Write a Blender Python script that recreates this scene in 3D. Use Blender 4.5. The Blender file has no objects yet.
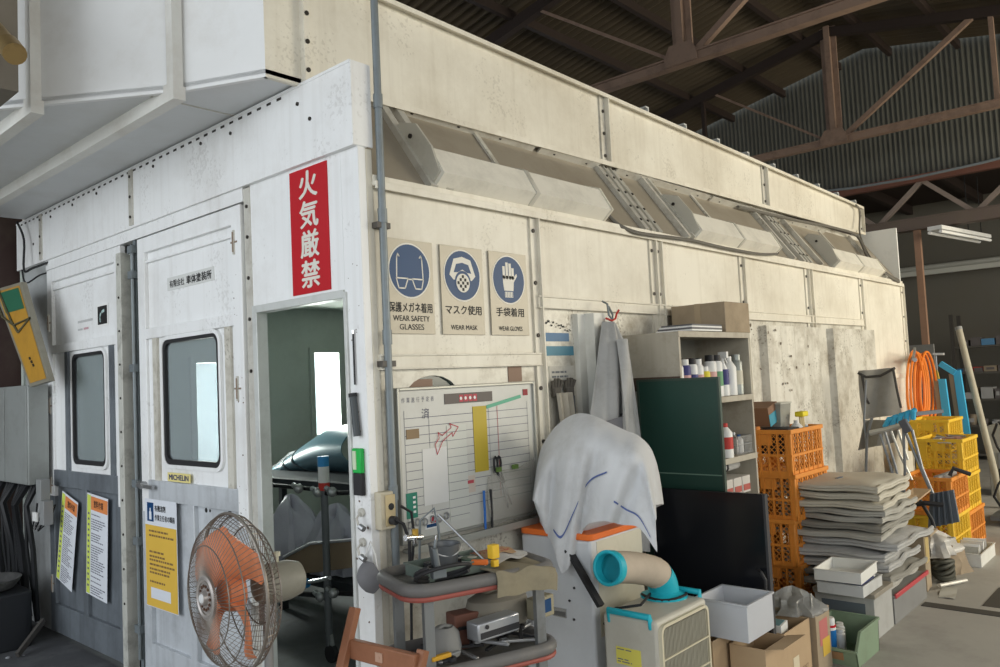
import bpy, math, random
from mathutils import Vector, Matrix
rnd = random.Random(7)
SC = bpy.context.scene
COL = SC.collection
PI = math.pi

# ------------------------------------------------------------------ helpers
def tag(o, label=None, cat=None, group=None, kind=None):
    if label: o['label'] = label
    if cat: o['category'] = cat
    if group: o['group'] = group
    if kind: o['kind'] = kind
    return o

def thing(name, label, cat, loc=(0, 0, 0), rz=0, group=None, rot=None):
    o = bpy.data.objects.new(name, None)
    COL.objects.link(o)
    o.location = loc
    o.rotation_euler = rot if rot else (0, 0, math.radians(rz))
    o.empty_display_size = .05
    return tag(o, label, cat, group)

def copy_tree(o, parent=None):
    c = o.copy(); COL.objects.link(c); c.parent = parent
    for ch in list(o.children):
        copy_tree(ch, c)
    return c

_mats = {}
def M(name, col=(.8, .8, .8), rough=.5, metal=0.0, dirt=0.0, dcol=(.12, .1, .07), scale=6.0,
      streak=0.0, bump=0.0, vary=.06, alpha=1.0, trans=0.0, emit=None, es=1.0, sheen=0.0, spec=.3, speck=0.0, lo=.48, hi=.72):
    if name in _mats: return _mats[name]
    m = bpy.data.materials.new(name); m.use_nodes = True
    nt = m.node_tree; b = nt.nodes['Principled BSDF']
    b.inputs['Roughness'].default_value = rough
    b.inputs['Metallic'].default_value = metal
    b.inputs['Specular IOR Level'].default_value = spec
    N = nt.nodes.new; L = nt.links.new
    tc = N('ShaderNodeTexCoord'); geo = N('ShaderNodeNewGeometry')
    src = geo.outputs['Position']
    n1 = N('ShaderNodeTexNoise'); n1.inputs['Scale'].default_value = scale; n1.inputs['Detail'].default_value = 8
    n1.inputs['Roughness'].default_value = .65
    L(src, n1.inputs['Vector'])
    base = N('ShaderNodeMixRGB'); base.blend_type = 'MIX'
    c = Vector(col)
    base.inputs['Color1'].default_value = (*[max(0, x * (1 - vary)) for x in c], 1)
    base.inputs['Color2'].default_value = (*[min(1, x * (1 + vary)) for x in c], 1)
    L(n1.outputs['Fac'], base.inputs['Fac'])
    out = base.outputs['Color']
    if dirt > 0:
        n2 = N('ShaderNodeTexNoise'); n2.inputs['Scale'].default_value = scale * .7; n2.inputs['Detail'].default_value = 10
        n2.inputs['Roughness'].default_value = .7
        mp = N('ShaderNodeMapping'); mp.inputs['Location'].default_value = (3.1, 7.7, 1.3)
        L(src, mp.inputs['Vector']); L(mp.outputs['Vector'], n2.inputs['Vector'])
        cr = N('ShaderNodeValToRGB'); cr.color_ramp.elements[0].position = lo; cr.color_ramp.elements[1].position = hi
        cr.color_ramp.elements[0].color = (0, 0, 0, 1); cr.color_ramp.elements[1].color = (dirt, dirt, dirt, 1)
        L(n2.outputs['Fac'], cr.inputs['Fac'])
        mx = N('ShaderNodeMixRGB'); mx.inputs['Color2'].default_value = (*dcol, 1)
        L(cr.outputs['Color'], mx.inputs['Fac']); L(out, mx.inputs['Color1'])
        out = mx.outputs['Color']
    if streak > 0:
        mp = N('ShaderNodeMapping'); mp.inputs['Scale'].default_value = (22, 22, 1.1)
        L(src, mp.inputs['Vector'])
        n3 = N('ShaderNodeTexNoise'); n3.inputs['Scale'].default_value = 1.0; n3.inputs['Detail'].default_value = 5
        L(mp.outputs['Vector'], n3.inputs['Vector'])
        cr = N('ShaderNodeValToRGB'); cr.color_ramp.elements[0].position = .5; cr.color_ramp.elements[1].position = .8
        cr.color_ramp.elements[0].color = (0, 0, 0, 1); cr.color_ramp.elements[1].color = (streak, streak, streak, 1)
        L(n3.outputs['Fac'], cr.inputs['Fac'])
        mx = N('ShaderNodeMixRGB'); mx.inputs['Color2'].default_value = (*dcol, 1)
        L(cr.outputs['Color'], mx.inputs['Fac']); L(out, mx.inputs['Color1'])
        out = mx.outputs['Color']
    if speck > 0:
        n4 = N('ShaderNodeTexNoise'); n4.inputs['Scale'].default_value = 55; n4.inputs['Detail'].default_value = 3
        L(src, n4.inputs['Vector'])
        n5 = N('ShaderNodeTexNoise'); n5.inputs['Scale'].default_value = 3; L(src, n5.inputs['Vector'])
        ad = N('ShaderNodeMath'); ad.operation = 'MULTIPLY'; L(n4.outputs['Fac'], ad.inputs[0]); L(n5.outputs['Fac'], ad.inputs[1])
        cr = N('ShaderNodeValToRGB'); cr.color_ramp.elements[0].position = .345; cr.color_ramp.elements[1].position = .40
        cr.color_ramp.elements[0].color = (0, 0, 0, 1); cr.color_ramp.elements[1].color = (speck, speck, speck, 1)
        L(ad.outputs[0], cr.inputs['Fac'])
        mx = N('ShaderNodeMixRGB'); mx.inputs['Color2'].default_value = (*[x * .6 for x in dcol], 1)
        L(cr.outputs['Color'], mx.inputs['Fac']); L(out, mx.inputs['Color1']); out = mx.outputs['Color']
    L(out, b.inputs['Base Color'])
    if bump > 0:
        bp = N('ShaderNodeBump'); bp.inputs['Strength'].default_value = bump; bp.inputs['Distance'].default_value = .01
        L(n1.outputs['Fac'], bp.inputs['Height']); L(bp.outputs['Normal'], b.inputs['Normal'])
    if alpha < 1: b.inputs['Alpha'].default_value = alpha
    if trans: b.inputs['Transmission Weight'].default_value = trans
    if sheen: b.inputs['Sheen Weight'].default_value = sheen
    if emit:
        b.inputs['Emission Color'].default_value = (*emit, 1); b.inputs['Emission Strength'].default_value = es
    _mats[name] = m
    return m

class MB:
    cnt = 0
    def __init__(s): s.v = []; s.f = []; s.m = []; s.mi = 0
    def eps(s):
        MB.cnt += 1; return ((MB.cnt * .61803) % 1) * .0005
    def add(s, vs, fs, mi=None):
        n = len(s.v); s.v += [tuple(v) for v in vs]
        for f in fs: s.f.append(tuple(i + n for i in f)); s.m.append(s.mi if mi is None else mi)
        return s
    def box(s, a, b, mi=None):
        e = s.eps()                                        # no two faces share one plane exactly
        x0, y0, z0 = [min(p, q) - e for p, q in zip(a, b)]; x1, y1, z1 = [max(p, q) + e for p, q in zip(a, b)]
        return s.add([(x0, y0, z0), (x1, y0, z0), (x1, y1, z0), (x0, y1, z0), (x0, y0, z1), (x1, y0, z1), (x1, y1, z1), (x0, y1, z1)],
                     [(0, 3, 2, 1), (4, 5, 6, 7), (0, 1, 5, 4), (1, 2, 6, 5), (2, 3, 7, 6), (3, 0, 4, 7)], mi)
    def bar(s, p, q, w, h, up=(0, 0, 1), mi=None):
        p = Vector(p); q = Vector(q); d = (q - p).normalized(); u = Vector(up)
        if abs(d.dot(u)) > .98: u = Vector((1, 0, 0))
        e = s.eps(); w += e; h += e; p = p - d * e; q = q + d * e
        r = d.cross(u).normalized() * (w / 2); u = r.cross(d).normalized() * (h / 2)
        vs = [p - r - u, p + r - u, p + r + u, p - r + u, q - r - u, q + r - u, q + r + u, q - r + u]
        return s.add(vs, [(0, 1, 2, 3), (7, 6, 5, 4), (0, 4, 5, 1), (1, 5, 6, 2), (2, 6, 7, 3), (3, 7, 4, 0)], mi)
    def tube(s, pts, r, n=8, mi=None, closed=False, caps=True, radii=None):
        pts = [Vector(p) for p in pts]; k = len(pts)
        T = []
        for i in range(k):
            if closed: t = pts[(i + 1) % k] - pts[i - 1]
            else: t = pts[min(i + 1, k - 1)] - pts[max(i - 1, 0)]
            T.append(t.normalized() if t.length > 1e-9 else Vector((0, 0, 1)))
        a = Vector((0, 0, 1)) if abs(T[0].z) < .9 else Vector((1, 0, 0))
        nrm = (a - T[0] * a.dot(T[0])).normalized()
        vs = []
        for i in range(k):
            nrm = (nrm - T[i] * nrm.dot(T[i]))
            nrm = nrm.normalized() if nrm.length > 1e-6 else T[i].orthogonal().normalized()
            bn = T[i].cross(nrm); rr = radii[i] if radii else r
            for j in range(n):
                an = 2 * PI * j / n
                vs.append(pts[i] + nrm * (math.cos(an) * rr) + bn * (math.sin(an) * rr))
        fs = []
        for i in range(k if closed else k - 1):
            i2 = (i + 1) % k
            for j in range(n):
                j2 = (j + 1) % n
                fs.append((i * n + j, i * n + j2, i2 * n + j2, i2 * n + j))
        if caps and not closed:
            fs.append(tuple(range(n - 1, -1, -1))); fs.append(tuple((k - 1) * n + j for j in range(n)))
        return s.add(vs, fs, mi)
    def cyl(s, p, q, r, n=16, mi=None, r2=None):
        return s.tube([p, q], r, n, mi, radii=[r, r if r2 is None else r2])
    def lathe(s, prof, o=(0, 0, 0), axis=(0, 0, 1), n=20, mi=None):
        ax = Vector(axis).normalized(); a = ax.orthogonal().normalized(); b = ax.cross(a); o = Vector(o)
        vs = []
        for r, z in prof:
            for j in range(n):
                t = 2 * PI * j / n
                vs.append(o + ax * z + a * (r * math.cos(t)) + b * (r * math.sin(t)))
        fs = []
        for i in range(len(prof) - 1):
            for j in range(n):
                j2 = (j + 1) % n
                fs.append((i * n + j, i * n + j2, (i + 1) * n + j2, (i + 1) * n + j))
        if prof[0][0] > 1e-5: fs.append(tuple(range(n - 1, -1, -1)))
        if prof[-1][0] > 1e-5: fs.append(tuple((len(prof) - 1) * n + j for j in range(n)))
        return s.add(vs, fs, mi)
    def prism(s, poly, off, mi=None):
        k = len(poly); off = Vector(off)
        vs = [Vector(p) for p in poly]; vs += [p + off for p in vs[:k]]
        fs = [tuple(range(k - 1, -1, -1)), tuple(range(k, 2 * k))] + [(i, (i + 1) % k, (i + 1) % k + k, i + k) for i in range(k)]
        return s.add(vs, fs, mi)
    def ball(s, c, r, n=12, mi=None, sz=1.0):
        prof = [(max(1e-6, math.sin(PI * i / (n // 2)) * r), -math.cos(PI * i / (n // 2)) * r * sz) for i in range(n // 2 + 1)]
        return s.lathe(prof, c, n=n, mi=mi)
    def grid(s, fn, nu, nv, mi=None, thick=0.0):
        P = [[Vector(fn(i / nu, j / nv)) for j in range(nv + 1)] for i in range(nu + 1)]
        vs = [p for row in P for p in row]; w = nv + 1
        fs = [(i * w + j, (i + 1) * w + j, (i + 1) * w + j + 1, i * w + j + 1) for i in range(nu) for j in range(nv)]
        if thick:
            nn = len(vs); norm = []
            for i in range(nu + 1):
                for j in range(nv + 1):
                    du = P[min(i + 1, nu)][j] - P[max(i - 1, 0)][j]; dv = P[i][min(j + 1, nv)] - P[i][max(j - 1, 0)]
                    q = du.cross(dv); norm.append(q.normalized() if q.length > 1e-12 else Vector((0, 0, 1)))
            vs += [p - q * thick for p, q in zip(vs[:nn], norm)]
            fs += [tuple(x + nn for x in reversed(f)) for f in fs[:]]
            edge = [(i, 0) for i in range(nu + 1)] + [(nu, j) for j in range(1, nv + 1)] + [(i, nv) for i in range(nu - 1, -1, -1)] + [(0, j) for j in range(nv - 1, 0, -1)]
            for a in range(len(edge)):
                p = edge[a][0] * w + edge[a][1]; q = edge[(a + 1) % len(edge)]; q = q[0] * w + q[1]
                fs.append((q, p, p + nn, q + nn))
        return s.add(vs, fs, mi)
    def xform(s, mtx, start=0):
        for i in range(start, len(s.v)): s.v[i] = tuple(mtx @ Vector(s.v[i]))
        return s
    def build(s, name, mats, parent=None, smooth=40, bevel=0.0, label=None, subd=0):
        me = bpy.data.meshes.new(name)
        me.from_pydata(s.v, [], s.f)
        if not isinstance(mats, (list, tuple)): mats = [mats]
        for m in mats: me.materials.append(m)
        me.polygons.foreach_set('material_index', [min(i, len(mats) - 1) for i in s.m])
        me.update()
        if smooth:
            me.polygons.foreach_set('use_smooth', [True] * len(me.polygons))
            me.set_sharp_from_angle(angle=math.radians(smooth))
        o = bpy.data.objects.new(name, me); COL.objects.link(o)
        if parent: o.parent = parent
        if bevel:
            b = o.modifiers.new('b', 'BEVEL'); b.width = bevel; b.segments = 2; b.limit_method = 'ANGLE'; b.angle_limit = math.radians(40)
        if subd:
            b = o.modifiers.new('s', 'SUBSURF'); b.levels = subd; b.render_levels = subd
        if label: o['label'] = label
        return o

_tc = {}
def text_geo(s, bold=0.0):
    k = (s, bold)
    if k in _tc: return _tc[k]
    cu = bpy.data.curves.new('t', 'FONT'); cu.body = s; cu.size = 1; cu.offset = bold; cu.resolution_u = 4; cu.fill_mode = 'FRONT'
    o = bpy.data.objects.new('t', cu); COL.objects.link(o)
    bpy.context.view_layer.update()
    ev = o.evaluated_get(bpy.context.evaluated_depsgraph_get()); me = ev.to_mesh()
    vs = [v.co.copy() for v in me.vertices]; fs = [tuple(p.vertices) for p in me.polygons]
    ev.to_mesh_clear(); bpy.data.objects.remove(o); bpy.data.curves.remove(cu)
    _tc[k] = (vs, fs); return _tc[k]

def text(mb, s, o, xd, yd, w=None, h=None, bold=0.0, mi=None, fit=True):
    """lettering with its lower-left corner at o, fitted in w by h along the directions xd, yd"""
    vs, fs = text_geo(s, 0.0)
    if not vs: return
    x0 = min(v.x for v in vs); x1 = max(v.x for v in vs); y0 = min(v.y for v in vs); y1 = max(v.y for v in vs)
    sx = w / (x1 - x0) if w else None; sy = h / (y1 - y0) if h else None
    if sx is None: sx = sy
    if sy is None: sy = sx
    o = Vector(o); xd = Vector(xd); yd = Vector(yd)
    nrm = xd.cross(yd).normalized()
    for k, (du, dv) in enumerate([(0, 0), (-1, 0), (1, 0), (0, 1), (0, -1)][:5 if bold > .008 else 1]):   # heavier strokes: the same characters set again a hair to the side
        q = o + xd * (du * bold * sx) + yd * (dv * bold * .7 * sy) + nrm * (.00012 * k)
        mb.add([q + xd * ((v.x - x0) * sx) + yd * ((v.y - y0) * sy) for v in vs], fs, mi)

def arc(cx, cy, r, a0, a1, n=6):
    return [(cx + r * math.cos(math.radians(a0 + (a1 - a0) * i / n)), cy + r * math.sin(math.radians(a0 + (a1 - a0) * i / n))) for i in range(n + 1)]
def rrect(x0, y0, x1, y1, r, n=5):
    return arc(x1 - r, y1 - r, r, 0, 90, n) + arc(x0 + r, y1 - r, r, 90, 180, n) + arc(x0 + r, y0 + r, r, 180, 270, n) + arc(x1 - r, y0 + r, r, 270, 360, n)
def frame_ring(mb, outer, inner, to3, depth, mi=None):
    """flat ring between two loops of equal length, given thickness"""
    k = len(outer); d = Vector(depth)
    A = [Vector(to3(*p)) for p in outer]; B = [Vector(to3(*p)) for p in inner]
    vs = A + B + [p + d for p in A] + [p + d for p in B]
    fs = []
    for i in range(k):
        j = (i + 1) % k
        fs += [(i, j, k + j, k + i), (2 * k + i, 3 * k + i, 3 * k + j, 2 * k + j), (i, 2 * k + i, 2 * k + j, j), (k + i, k + j, 3 * k + j, 3 * k + i)]
    mb.add(vs, fs, mi)
def rect_loop(x0, y0, x1, y1, like):
    """the rectangle's corners repeated so that they pair with a rounded loop's four arcs"""
    q = len(like) // 4; cs = [(x1, y1), (x0, y1), (x0, y0), (x1, y0)]
    return [cs[min(3, i // q)] for i in range(len(like))]

# ------------------------------------------------------------------ camera (28.7 mm equivalent, eye height 1.6 m)
CAM = Vector((-2.0619, -2.5964, 1.6)); FPX = 797.0
yaw, pit, rol = math.radians(42.05), math.radians(3.35), math.radians(-2.72)
fw = Vector((math.cos(pit) * math.cos(yaw), math.cos(pit) * math.sin(yaw), math.sin(pit)))
rt = Vector((math.sin(yaw), -math.cos(yaw), 0)); up = rt.cross(fw)
R_ = rt * math.cos(rol) + up * math.sin(rol); U_ = -rt * math.sin(rol) + up * math.cos(rol)
cd = bpy.data.cameras.new('camera'); co = bpy.data.objects.new('camera', cd); COL.objects.link(co)
cd.sensor_width = 36; cd.lens = FPX / 1000 * 36; cd.clip_start = .05; cd.clip_end = 200
mt = Matrix((R_, U_, -fw)).transposed().to_4x4(); mt.translation = CAM; co.matrix_world = mt
SC.camera = co

# ------------------------------------------------------------------ materials
PAINT = M('booth_paint_warm_lit', (.79, .755, .655), .42, 0, dirt=.5, dcol=(.40, .34, .24), scale=2.2, streak=.25, lo=.42, hi=.75, speck=.22)  # same paint as the front; the sides' warm, dimmer light is in the colour
PAINTW = M('booth_paint_cool_lit', (.84, .85, .85), .4, 0, dirt=.45, dcol=(.45, .42, .38), scale=2.5, streak=.2, lo=.48, hi=.8, speck=.2)  # same paint as the sides, with the bright cool light coloured in
PAINTD = M('booth_door_lower', (.20, .225, .25), .4, .25, dirt=.7, dcol=(.07, .075, .085), scale=5, streak=.45, lo=.42, hi=.75)  # dirty lower door; the weaker light down there is also in this colour
PAINTG = M('booth_paint_worn', (.66, .64, .57), .45, .1, dirt=.75, dcol=(.22, .18, .12), scale=7, streak=.18, lo=.46, hi=.72, speck=.5)
SHEET = M('slope_sheet', (.36, .32, .255), .5, .2, dirt=.4, dcol=(.2, .16, .11), scale=4)
GALV = M('galvanised_strip', (.60, .585, .53), .45, .3, dirt=.5, dcol=(.25, .21, .15), scale=12)
BOLT = M('bolt_dark', (.04, .035, .03), .5, .4)
DARK = M('dark_gap', (.02, .02, .022), .8)
RUBBER = M('black_rubber', (.025, .025, .027), .55)
PIPE = M('pipe_grey', (.21, .24, .255), .45, .3, dirt=.3, scale=20)
STEEL = M('steel', (.42, .43, .44), .35, .8, dirt=.3, scale=20)
CHROME = M('bright_steel', (.62, .63, .64), .25, .9)
GLASSM = M('door_glass', (.47, .54, .57), .05, 0, alpha=.35, vary=0, spec=.9)
CONC = M('concrete', (.37, .355, .32), .75, 0, dirt=.55, dcol=(.13, .125, .11), scale=1.3, bump=.15, vary=.2)
ROOF = M('roof_sheet', (.08, .062, .04), .8, 0, dirt=.5, dcol=(.05, .04, .03), scale=1.4, vary=.2)
GABLE = M('gable_sheet', (.10, .10, .085), .6, .1, dirt=.4, dcol=(.04, .035, .03), scale=2)
BEAM = M('beam_brown', (.25, .17, .125), .6, 0, dirt=.5, dcol=(.07, .045, .035), scale=8)
BEAMD = M('purlin_dark', (.03, .02, .016), .7)
BACKW = M('back_wall', (.12, .113, .095), .8, dirt=.3, scale=2)
WOODB = M('brown_wood', (.27, .115, .06), .5, dirt=.3, dcol=(.1, .04, .02), scale=15)
CARD = M('cardboard', (.46, .33, .20), .8, dirt=.25, dcol=(.28, .18, .1), scale=5)
CARDD = M('cardboard_old', (.36, .285, .195), .8, dirt=.5, dcol=(.18, .14, .09), scale=6)
ORANGE = M('orange_plastic', (.72, .27, .045), .5, dirt=.3, dcol=(.35, .14, .04), scale=9)
YELLOW = M('yellow_plastic', (.78, .50, .04), .5, dirt=.3, dcol=(.35, .2, .04), scale=9)
WHITE = M('white_plastic', (.80, .80, .78), .4, dirt=.2, dcol=(.4, .38, .33), scale=8)
PAPER = M('paper', (.82, .82, .80), .7, vary=.02)
INK = M('ink_black', (.02, .02, .02), .6, vary=0)
BLUE = M('sign_blue', (.006, .052, .155), .45, vary=.03)
SIGNG = M('sign_plate', (.42, .385, .31), .4, .1, dirt=.3, dcol=(.3, .26, .2), scale=15)
SIGNW = M('sign_white', (.72, .70, .63), .45, vary=.02)
RED = M('sign_red', (.48, .006, .014), .45, vary=.04)
REDP = M('red_plastic', (.5, .04, .03), .45)
TEAL = M('teal_plastic', (.02, .42, .52), .4, vary=.04)
CREAMP = M('cream_plastic', (.62, .585, .47), .45, dirt=.25, dcol=(.35, .3, .2), scale=10)
GREYP = M('grey_plastic', (.27, .275, .27), .5, dirt=.3, scale=9)
FABW = M('towel_white', (.62, .63, .62), .9, sheen=.3, dirt=.3, dcol=(.35, .35, .33), scale=9, bump=.3)
FABG = M('coat_grey', (.36, .355, .34), .9, sheen=.2, dirt=.3, scale=9, bump=.3)
CANVAS = M('canvas_grey', (.30, .285, .25), .85, dirt=.3, scale=9, bump=.2)
BLACK = M('black_panel', (.008, .009, .012), .18, vary=.05)
GREENB = M('chalkboard', (.018, .055, .042), .4, dirt=.5, dcol=(.035, .06, .05), scale=6)
SHELFP = M('shelf_paint', (.44, .405, .33), .5, dirt=.7, dcol=(.25, .2, .14), scale=7, streak=.3, lo=.48, hi=.75)
HOSE = M('orange_hose', (.80, .22, .03), .4)
SKYB = M('light_blue_plastic', (.06, .42, .68), .45)
# ------------------------------------------------------------------ the setting
def struct(name, mb, m, **k):
    o = mb.build(name, m, **k); return tag(o, kind='structure')
b = MB(); b.box((-14, -14, -.1), (16, 12, 0)); struct('floor', b, CONC)
RZ, RY, RS = 6.02, .93, .2            # ridge height, ridge line, roof slope
def roofz(y): return RZ - RS * abs(y - RY)
for side, y1 in (('left', 8.2), ('right', -7.5)):
    b = MB(); n = 900; x0, x1 = -5.0, 10.05
    def fn(u, v, y1=y1):
        x = x0 + (x1 - x0) * u; y = RY + (y1 - RY) * v
        return (x, y, roofz(y) + .14 + .025 * math.sin(x * 2 * PI / .13))
    b.grid(fn, n, 2)
    struct('ceiling' if side == 'left' else 'ceiling_slope', b, ROOF)
# gable of corrugated sheet above the lattice girder
b = MB()
ys = [-7.5 + i * (15.7 / 1400) for i in range(1401)]
vs = []
for y in ys:
    x = 10.12 + .009 * math.sin(y * 2 * PI / .066)
    vs += [(x, y, 4.1), (x, y, roofz(y) + .2)]
b.add(vs, [(2 * i, 2 * i + 2, 2 * i + 3, 2 * i + 1) for i in range(1400)])
struct('wall_gable', b, GABLE)
b = MB(); b.box((13.4, -7, 0), (13.5, 8, 4.6)); struct('wall_back', b, BACKW)
b = MB(); b.box((10.2, -7, 4.35), (13.5, 8, 4.45))
for y in (-2, -.9, .2, 1.3, 2.4): b.box((10.2, y, 4.2), (13.4, y + .08, 4.35))
struct('ceiling_annex', b, BEAMD)
b = MB(); b.box((10.2, 4.3, 0), (13.4, 4.4, 4.4)); struct('wall_annex', b, BACKW)
b = MB(); b.box((-6, 5.2, 0), (.35, 5.3, 6)); struct('wall_left', b, M('dark_boards', (.055, .045, .04), .8, dirt=.4))
b = MB(); b.box((12.9, -6, 3.05), (12.98, 4.2, 3.13)); b.tube([(13.2, 1.9, 3.2), (13.2, -3, 3.2)], .05, 10, 0); struct('trim_1', b, M('pale_duct', (.42, .42, .38), .5))

def purlin(y, off):
    b = MB(); b.box((-4.8, y - .03, roofz(y) + off - .04), (10, y + .03, roofz(y) + off + .06))
    struct('ceiling_purlin', b, BEAMD)
for k in range(8):
    purlin(RY + .35 + k * .85, 0.02)
    purlin(RY - .35 - k * .85, 0.02)

def truss(x, zc, dia_r, vert_r, bright):
    mt_ = bright
    t = thing('roof_truss', None, 'roof truss', (x, 0, 0))
    b = MB(); b.bar((0, 7.8, zc), (0, -7.2, zc), .10, .09); b.box((-.07, -7.2, zc + .03), (.07, 7.8, zc + .045)); b.build('bottom_chord', mt_, t)
    b = MB(); zk = roofz(RY); b.box((-.07, RY - .035, zc), (.07, RY + .035, zk)); b.box((-.012, RY - .10, zc), (.012, RY + .10, zk)); b.build('king_post', mt_, t)
    b = MB(); b.prism([(-.06, RY - .17, zc - .04), (-.06, RY + .17, zc - .04), (-.06, RY + .17, zc + .04), (-.06, RY + .11, zc + .15), (-.06, RY - .11, zc + .15), (-.06, RY - .17, zc + .04)], (-.015, 0, 0)); b.build('gusset_plate', mt_, t)
    for s, ye in ((1, 7.8), (-1, -7.2)):
        b = MB(); b.bar((0, RY, roofz(RY) - .07), (0, ye, roofz(ye) - .07), .09, .12); b.build('top_chord', BEAMD, t)
    for dy in (dia_r, vert_r): pass
    yt = dia_r
    b = MB(); b.bar((0, RY - .1, zc + .03), (0, yt, roofz(yt) - .1), .06, .06); b.build('diagonal', mt_, t)
    b = MB(); b.bar((0, RY + .1, zc + .03), (0, 2 * RY - yt, roofz(yt) - .1), .03, .03); b.build('diagonal', mt_, t)
    for yv in (vert_r, 2 * RY - vert_r):
        b = MB(); b.bar((0, yv, zc), (0, yv, roofz(yv) - .08), .05, .06); b.build('strut', mt_ if yv < 0 else BEAMD, t)
    return t
t = truss(4.6, 4.5, -.75, -1.6, BEAM); t['label'] = 'brown steel roof truss nearest the camera, its bottom chord crossing above the booth'
t = truss(8.55, 4.5, -.72, -.9, BEAM); t['label'] = 'brown steel roof truss farther back, just in front of the corrugated gable'

t = thing('lattice_girder', 'long lattice girder carrying the corrugated gable wall', 'girder', (10, 0, 0))
b = MB(); b.box((-.06, -7, 4.06), (.06, 7.5, 4.16)); b.build('top_chord', M('red_brown', (.17, .075, .055), .6, dirt=.3), t)
b = MB(); b.box((-.09, -7, 3.40), (.09, 7.5, 3.55)); b.box((-.11, -7, 3.55), (.11, 7.5, 3.565)); b.build('bottom_chord', M('beam_greybrown', (.13, .10, .085), .6, dirt=.4), t)
y = 3.4
k = 0
while y > -4:
    b = MB(); z0, z1 = (4.08, 3.52) if k % 2 else (3.52, 4.08)
    b.bar((0, y, z0), (0, y - .62, z1), .05, .06); b.bar((.05, y, z0), (.05, y - .62, z1), .02, .05); b.build('web_member', M('web_brown', (.25, .20, .17), .55, .2, dirt=.3), t)
    y -= .62; k += 1
b = MB(); b.box((9.96, .37, 0), (10.04, .45, 3.4)); b.box((9.93, .34, 0), (10.07, .48, .02))
tag(b.build('steel_post', M('post_brown', (.30, .18, .12), .6, dirt=.4)), 'slim brown steel post under the lattice girder, standing behind the blue-covered boards', 'post')

# twin tube light under the annex beam
t = thing('fluorescent_light', 'twin tube fluorescent light hanging below the lattice girder', 'light', (10.25, -.04, 3.30), -9)
b = MB(); b.box((-.75, -.09, 0), (.9, .09, .05)); b.build('fitting', WHITE, t)
for s in (-.07, .07):
    b = MB(); b.cyl((-.75, s, -.03), (.9, s, -.03), .022, 10); b.build('tube', M('tube_white', (.9, .9, .88), .4), t)
b = MB(); b.tube([(.35, 0, .05), (.35, 0, .9)], .006, 6); b.tube([(.8, 0, .05), (.8, 0, .9)], .006, 6); b.build('hanger', DARK, t)

# overhead cable in front of the gable
b = MB(); b.tube([(9.6, 4.6, 4.60), (9.6, 3.6, 4.42), (9.6, 2.7, 4.24), (9.6, 1.9, 4.14), (9.6, 1.1, 4.07), (9.6, .3, 4.05), (9.6, -.5, 4.08), (9.6, -1.3, 4.14), (9.6, -2.4, 4.3), (9.6, -3.6, 4.5)], .018, 6)
tag(b.build('overhead_cable', PIPE), 'grey cable sagging across the front of the corrugated gable', 'cable')

# ------------------------------------------------------------------ the spray booth
BO = thing('spray_booth', 'large cream-white metal paint spray booth with doors, sloping light panels and tall fascia', 'spray booth', (0, 0, 0))
def part(mb, name, m, **k): return mb.build(name, m, BO, **k)
def bolts(mb, pts, nrm, r=.009, mi=None):
    n = Vector(nrm)
    for p in pts: mb.cyl(Vector(p) - n * .001, Vector(p) + n * .006, r, 8, mi)

# --- side wall
FX = [0.05, 1.10, 2.29, 3.50, 4.78, 6.12, 7.50]
for i in range(6):
    x0, x1 = FX[i], FX[i + 1]; zr = 1.70 if i == 0 else 1.995
    if i == 5:
        b = MB(); b.box((x0, 0, 1.45), (x1, .02, 2.45)); part(b, 'upper_panel', PAINT)
        b = MB(); b.box((x0, 0, 0), (x1, .02, 1.45)); part(b, 'lower_panel', PAINT)
        b = MB(); b.box((x0 + .2, -.02, 1.42), (x1 - .05, 0, 1.47)); part(b, 'rail', PAINT, bevel=.003)
        continue
    b = MB(); b.box((x0, 0, zr), (x1, .02, 2.45)); part(b, 'upper_panel', PAINT)
    if i == 0:
        # oval window behind the planning board
        hole = rrect(.15, 1.2, .56, 1.635, .19, 6)
        b = MB(); frame_ring(b, rect_loop(x0, 0, x1, zr, hole), hole, lambda x, z: (x, 0, z), (0, .02, 0)); part(b, 'lower_panel', PAINTG)
        b = MB(); b.prism([(p[0], .015, p[1]) for p in hole], (0, .01, 0)); part(b, 'window_pane', M('dark_green_glass', (.03, .05, .045), .1))
        b = MB(); b.box((.23, .006, 1.56), (.36, .014, 1.62)); part(b, 'rust_patch', M('rust_brown', (.28, .19, .14), .7)); b = MB(); b.box((.86, -.004, 1.59), (.96, 0, 1.665)); part(b, 'rust_patch', M('rust_brown', (.28, .19, .14), .7))
    else:
        b = MB(); b.box((x0, 0, 0), (x1, .02, zr)); part(b, 'lower_panel', PAINTG)
    b = MB(); b.box((x0, -.022, zr - .035), (x1, 0, zr + .03)); b.box((x0, -.03, zr + .022), (x1, 0, zr + .03)); b.box((x0, -.03, zr - .035), (x1, 0, zr - .028))
    part(b, 'rail', PAINT, bevel=.002)
    if i == 0: pass
# vertical flanges with bolts
for i, x in enumerate(FX[1:]):
    b = MB()
    ws = (-.035, .035) if i in (1, 3) else (0,)
    for w in ws:
        b.box((x + w - .028, -.012, 0), (x + w + .028, 0, 2.44)); b.box((x + w + .018, -.034, 0), (x + w + .026, 0, 2.44), 0)
        z = 2.36
        while z > .4:
            bolts(b, [(x + w - .008, -.012, z)], (0, -1, 0), .011, 1); z -= .27
    part(b, 'post', [PAINT, BOLT])
b = MB(); b.box((.021, -.006, 0), (.058, .05, 2.595)); part(b, 'corner_post', PAINT, bevel=.004)
b = MB(); b.box((.05, -.035, 2.44), (7.52, .02, 2.458)); b.box((.05, -.035, 2.425), (7.52, -.027, 2.458)); b.box((.05, -.02, 2.458), (7.52, -.008, 2.485)); part(b, 'sill', PAINT, bevel=.002)

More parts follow.
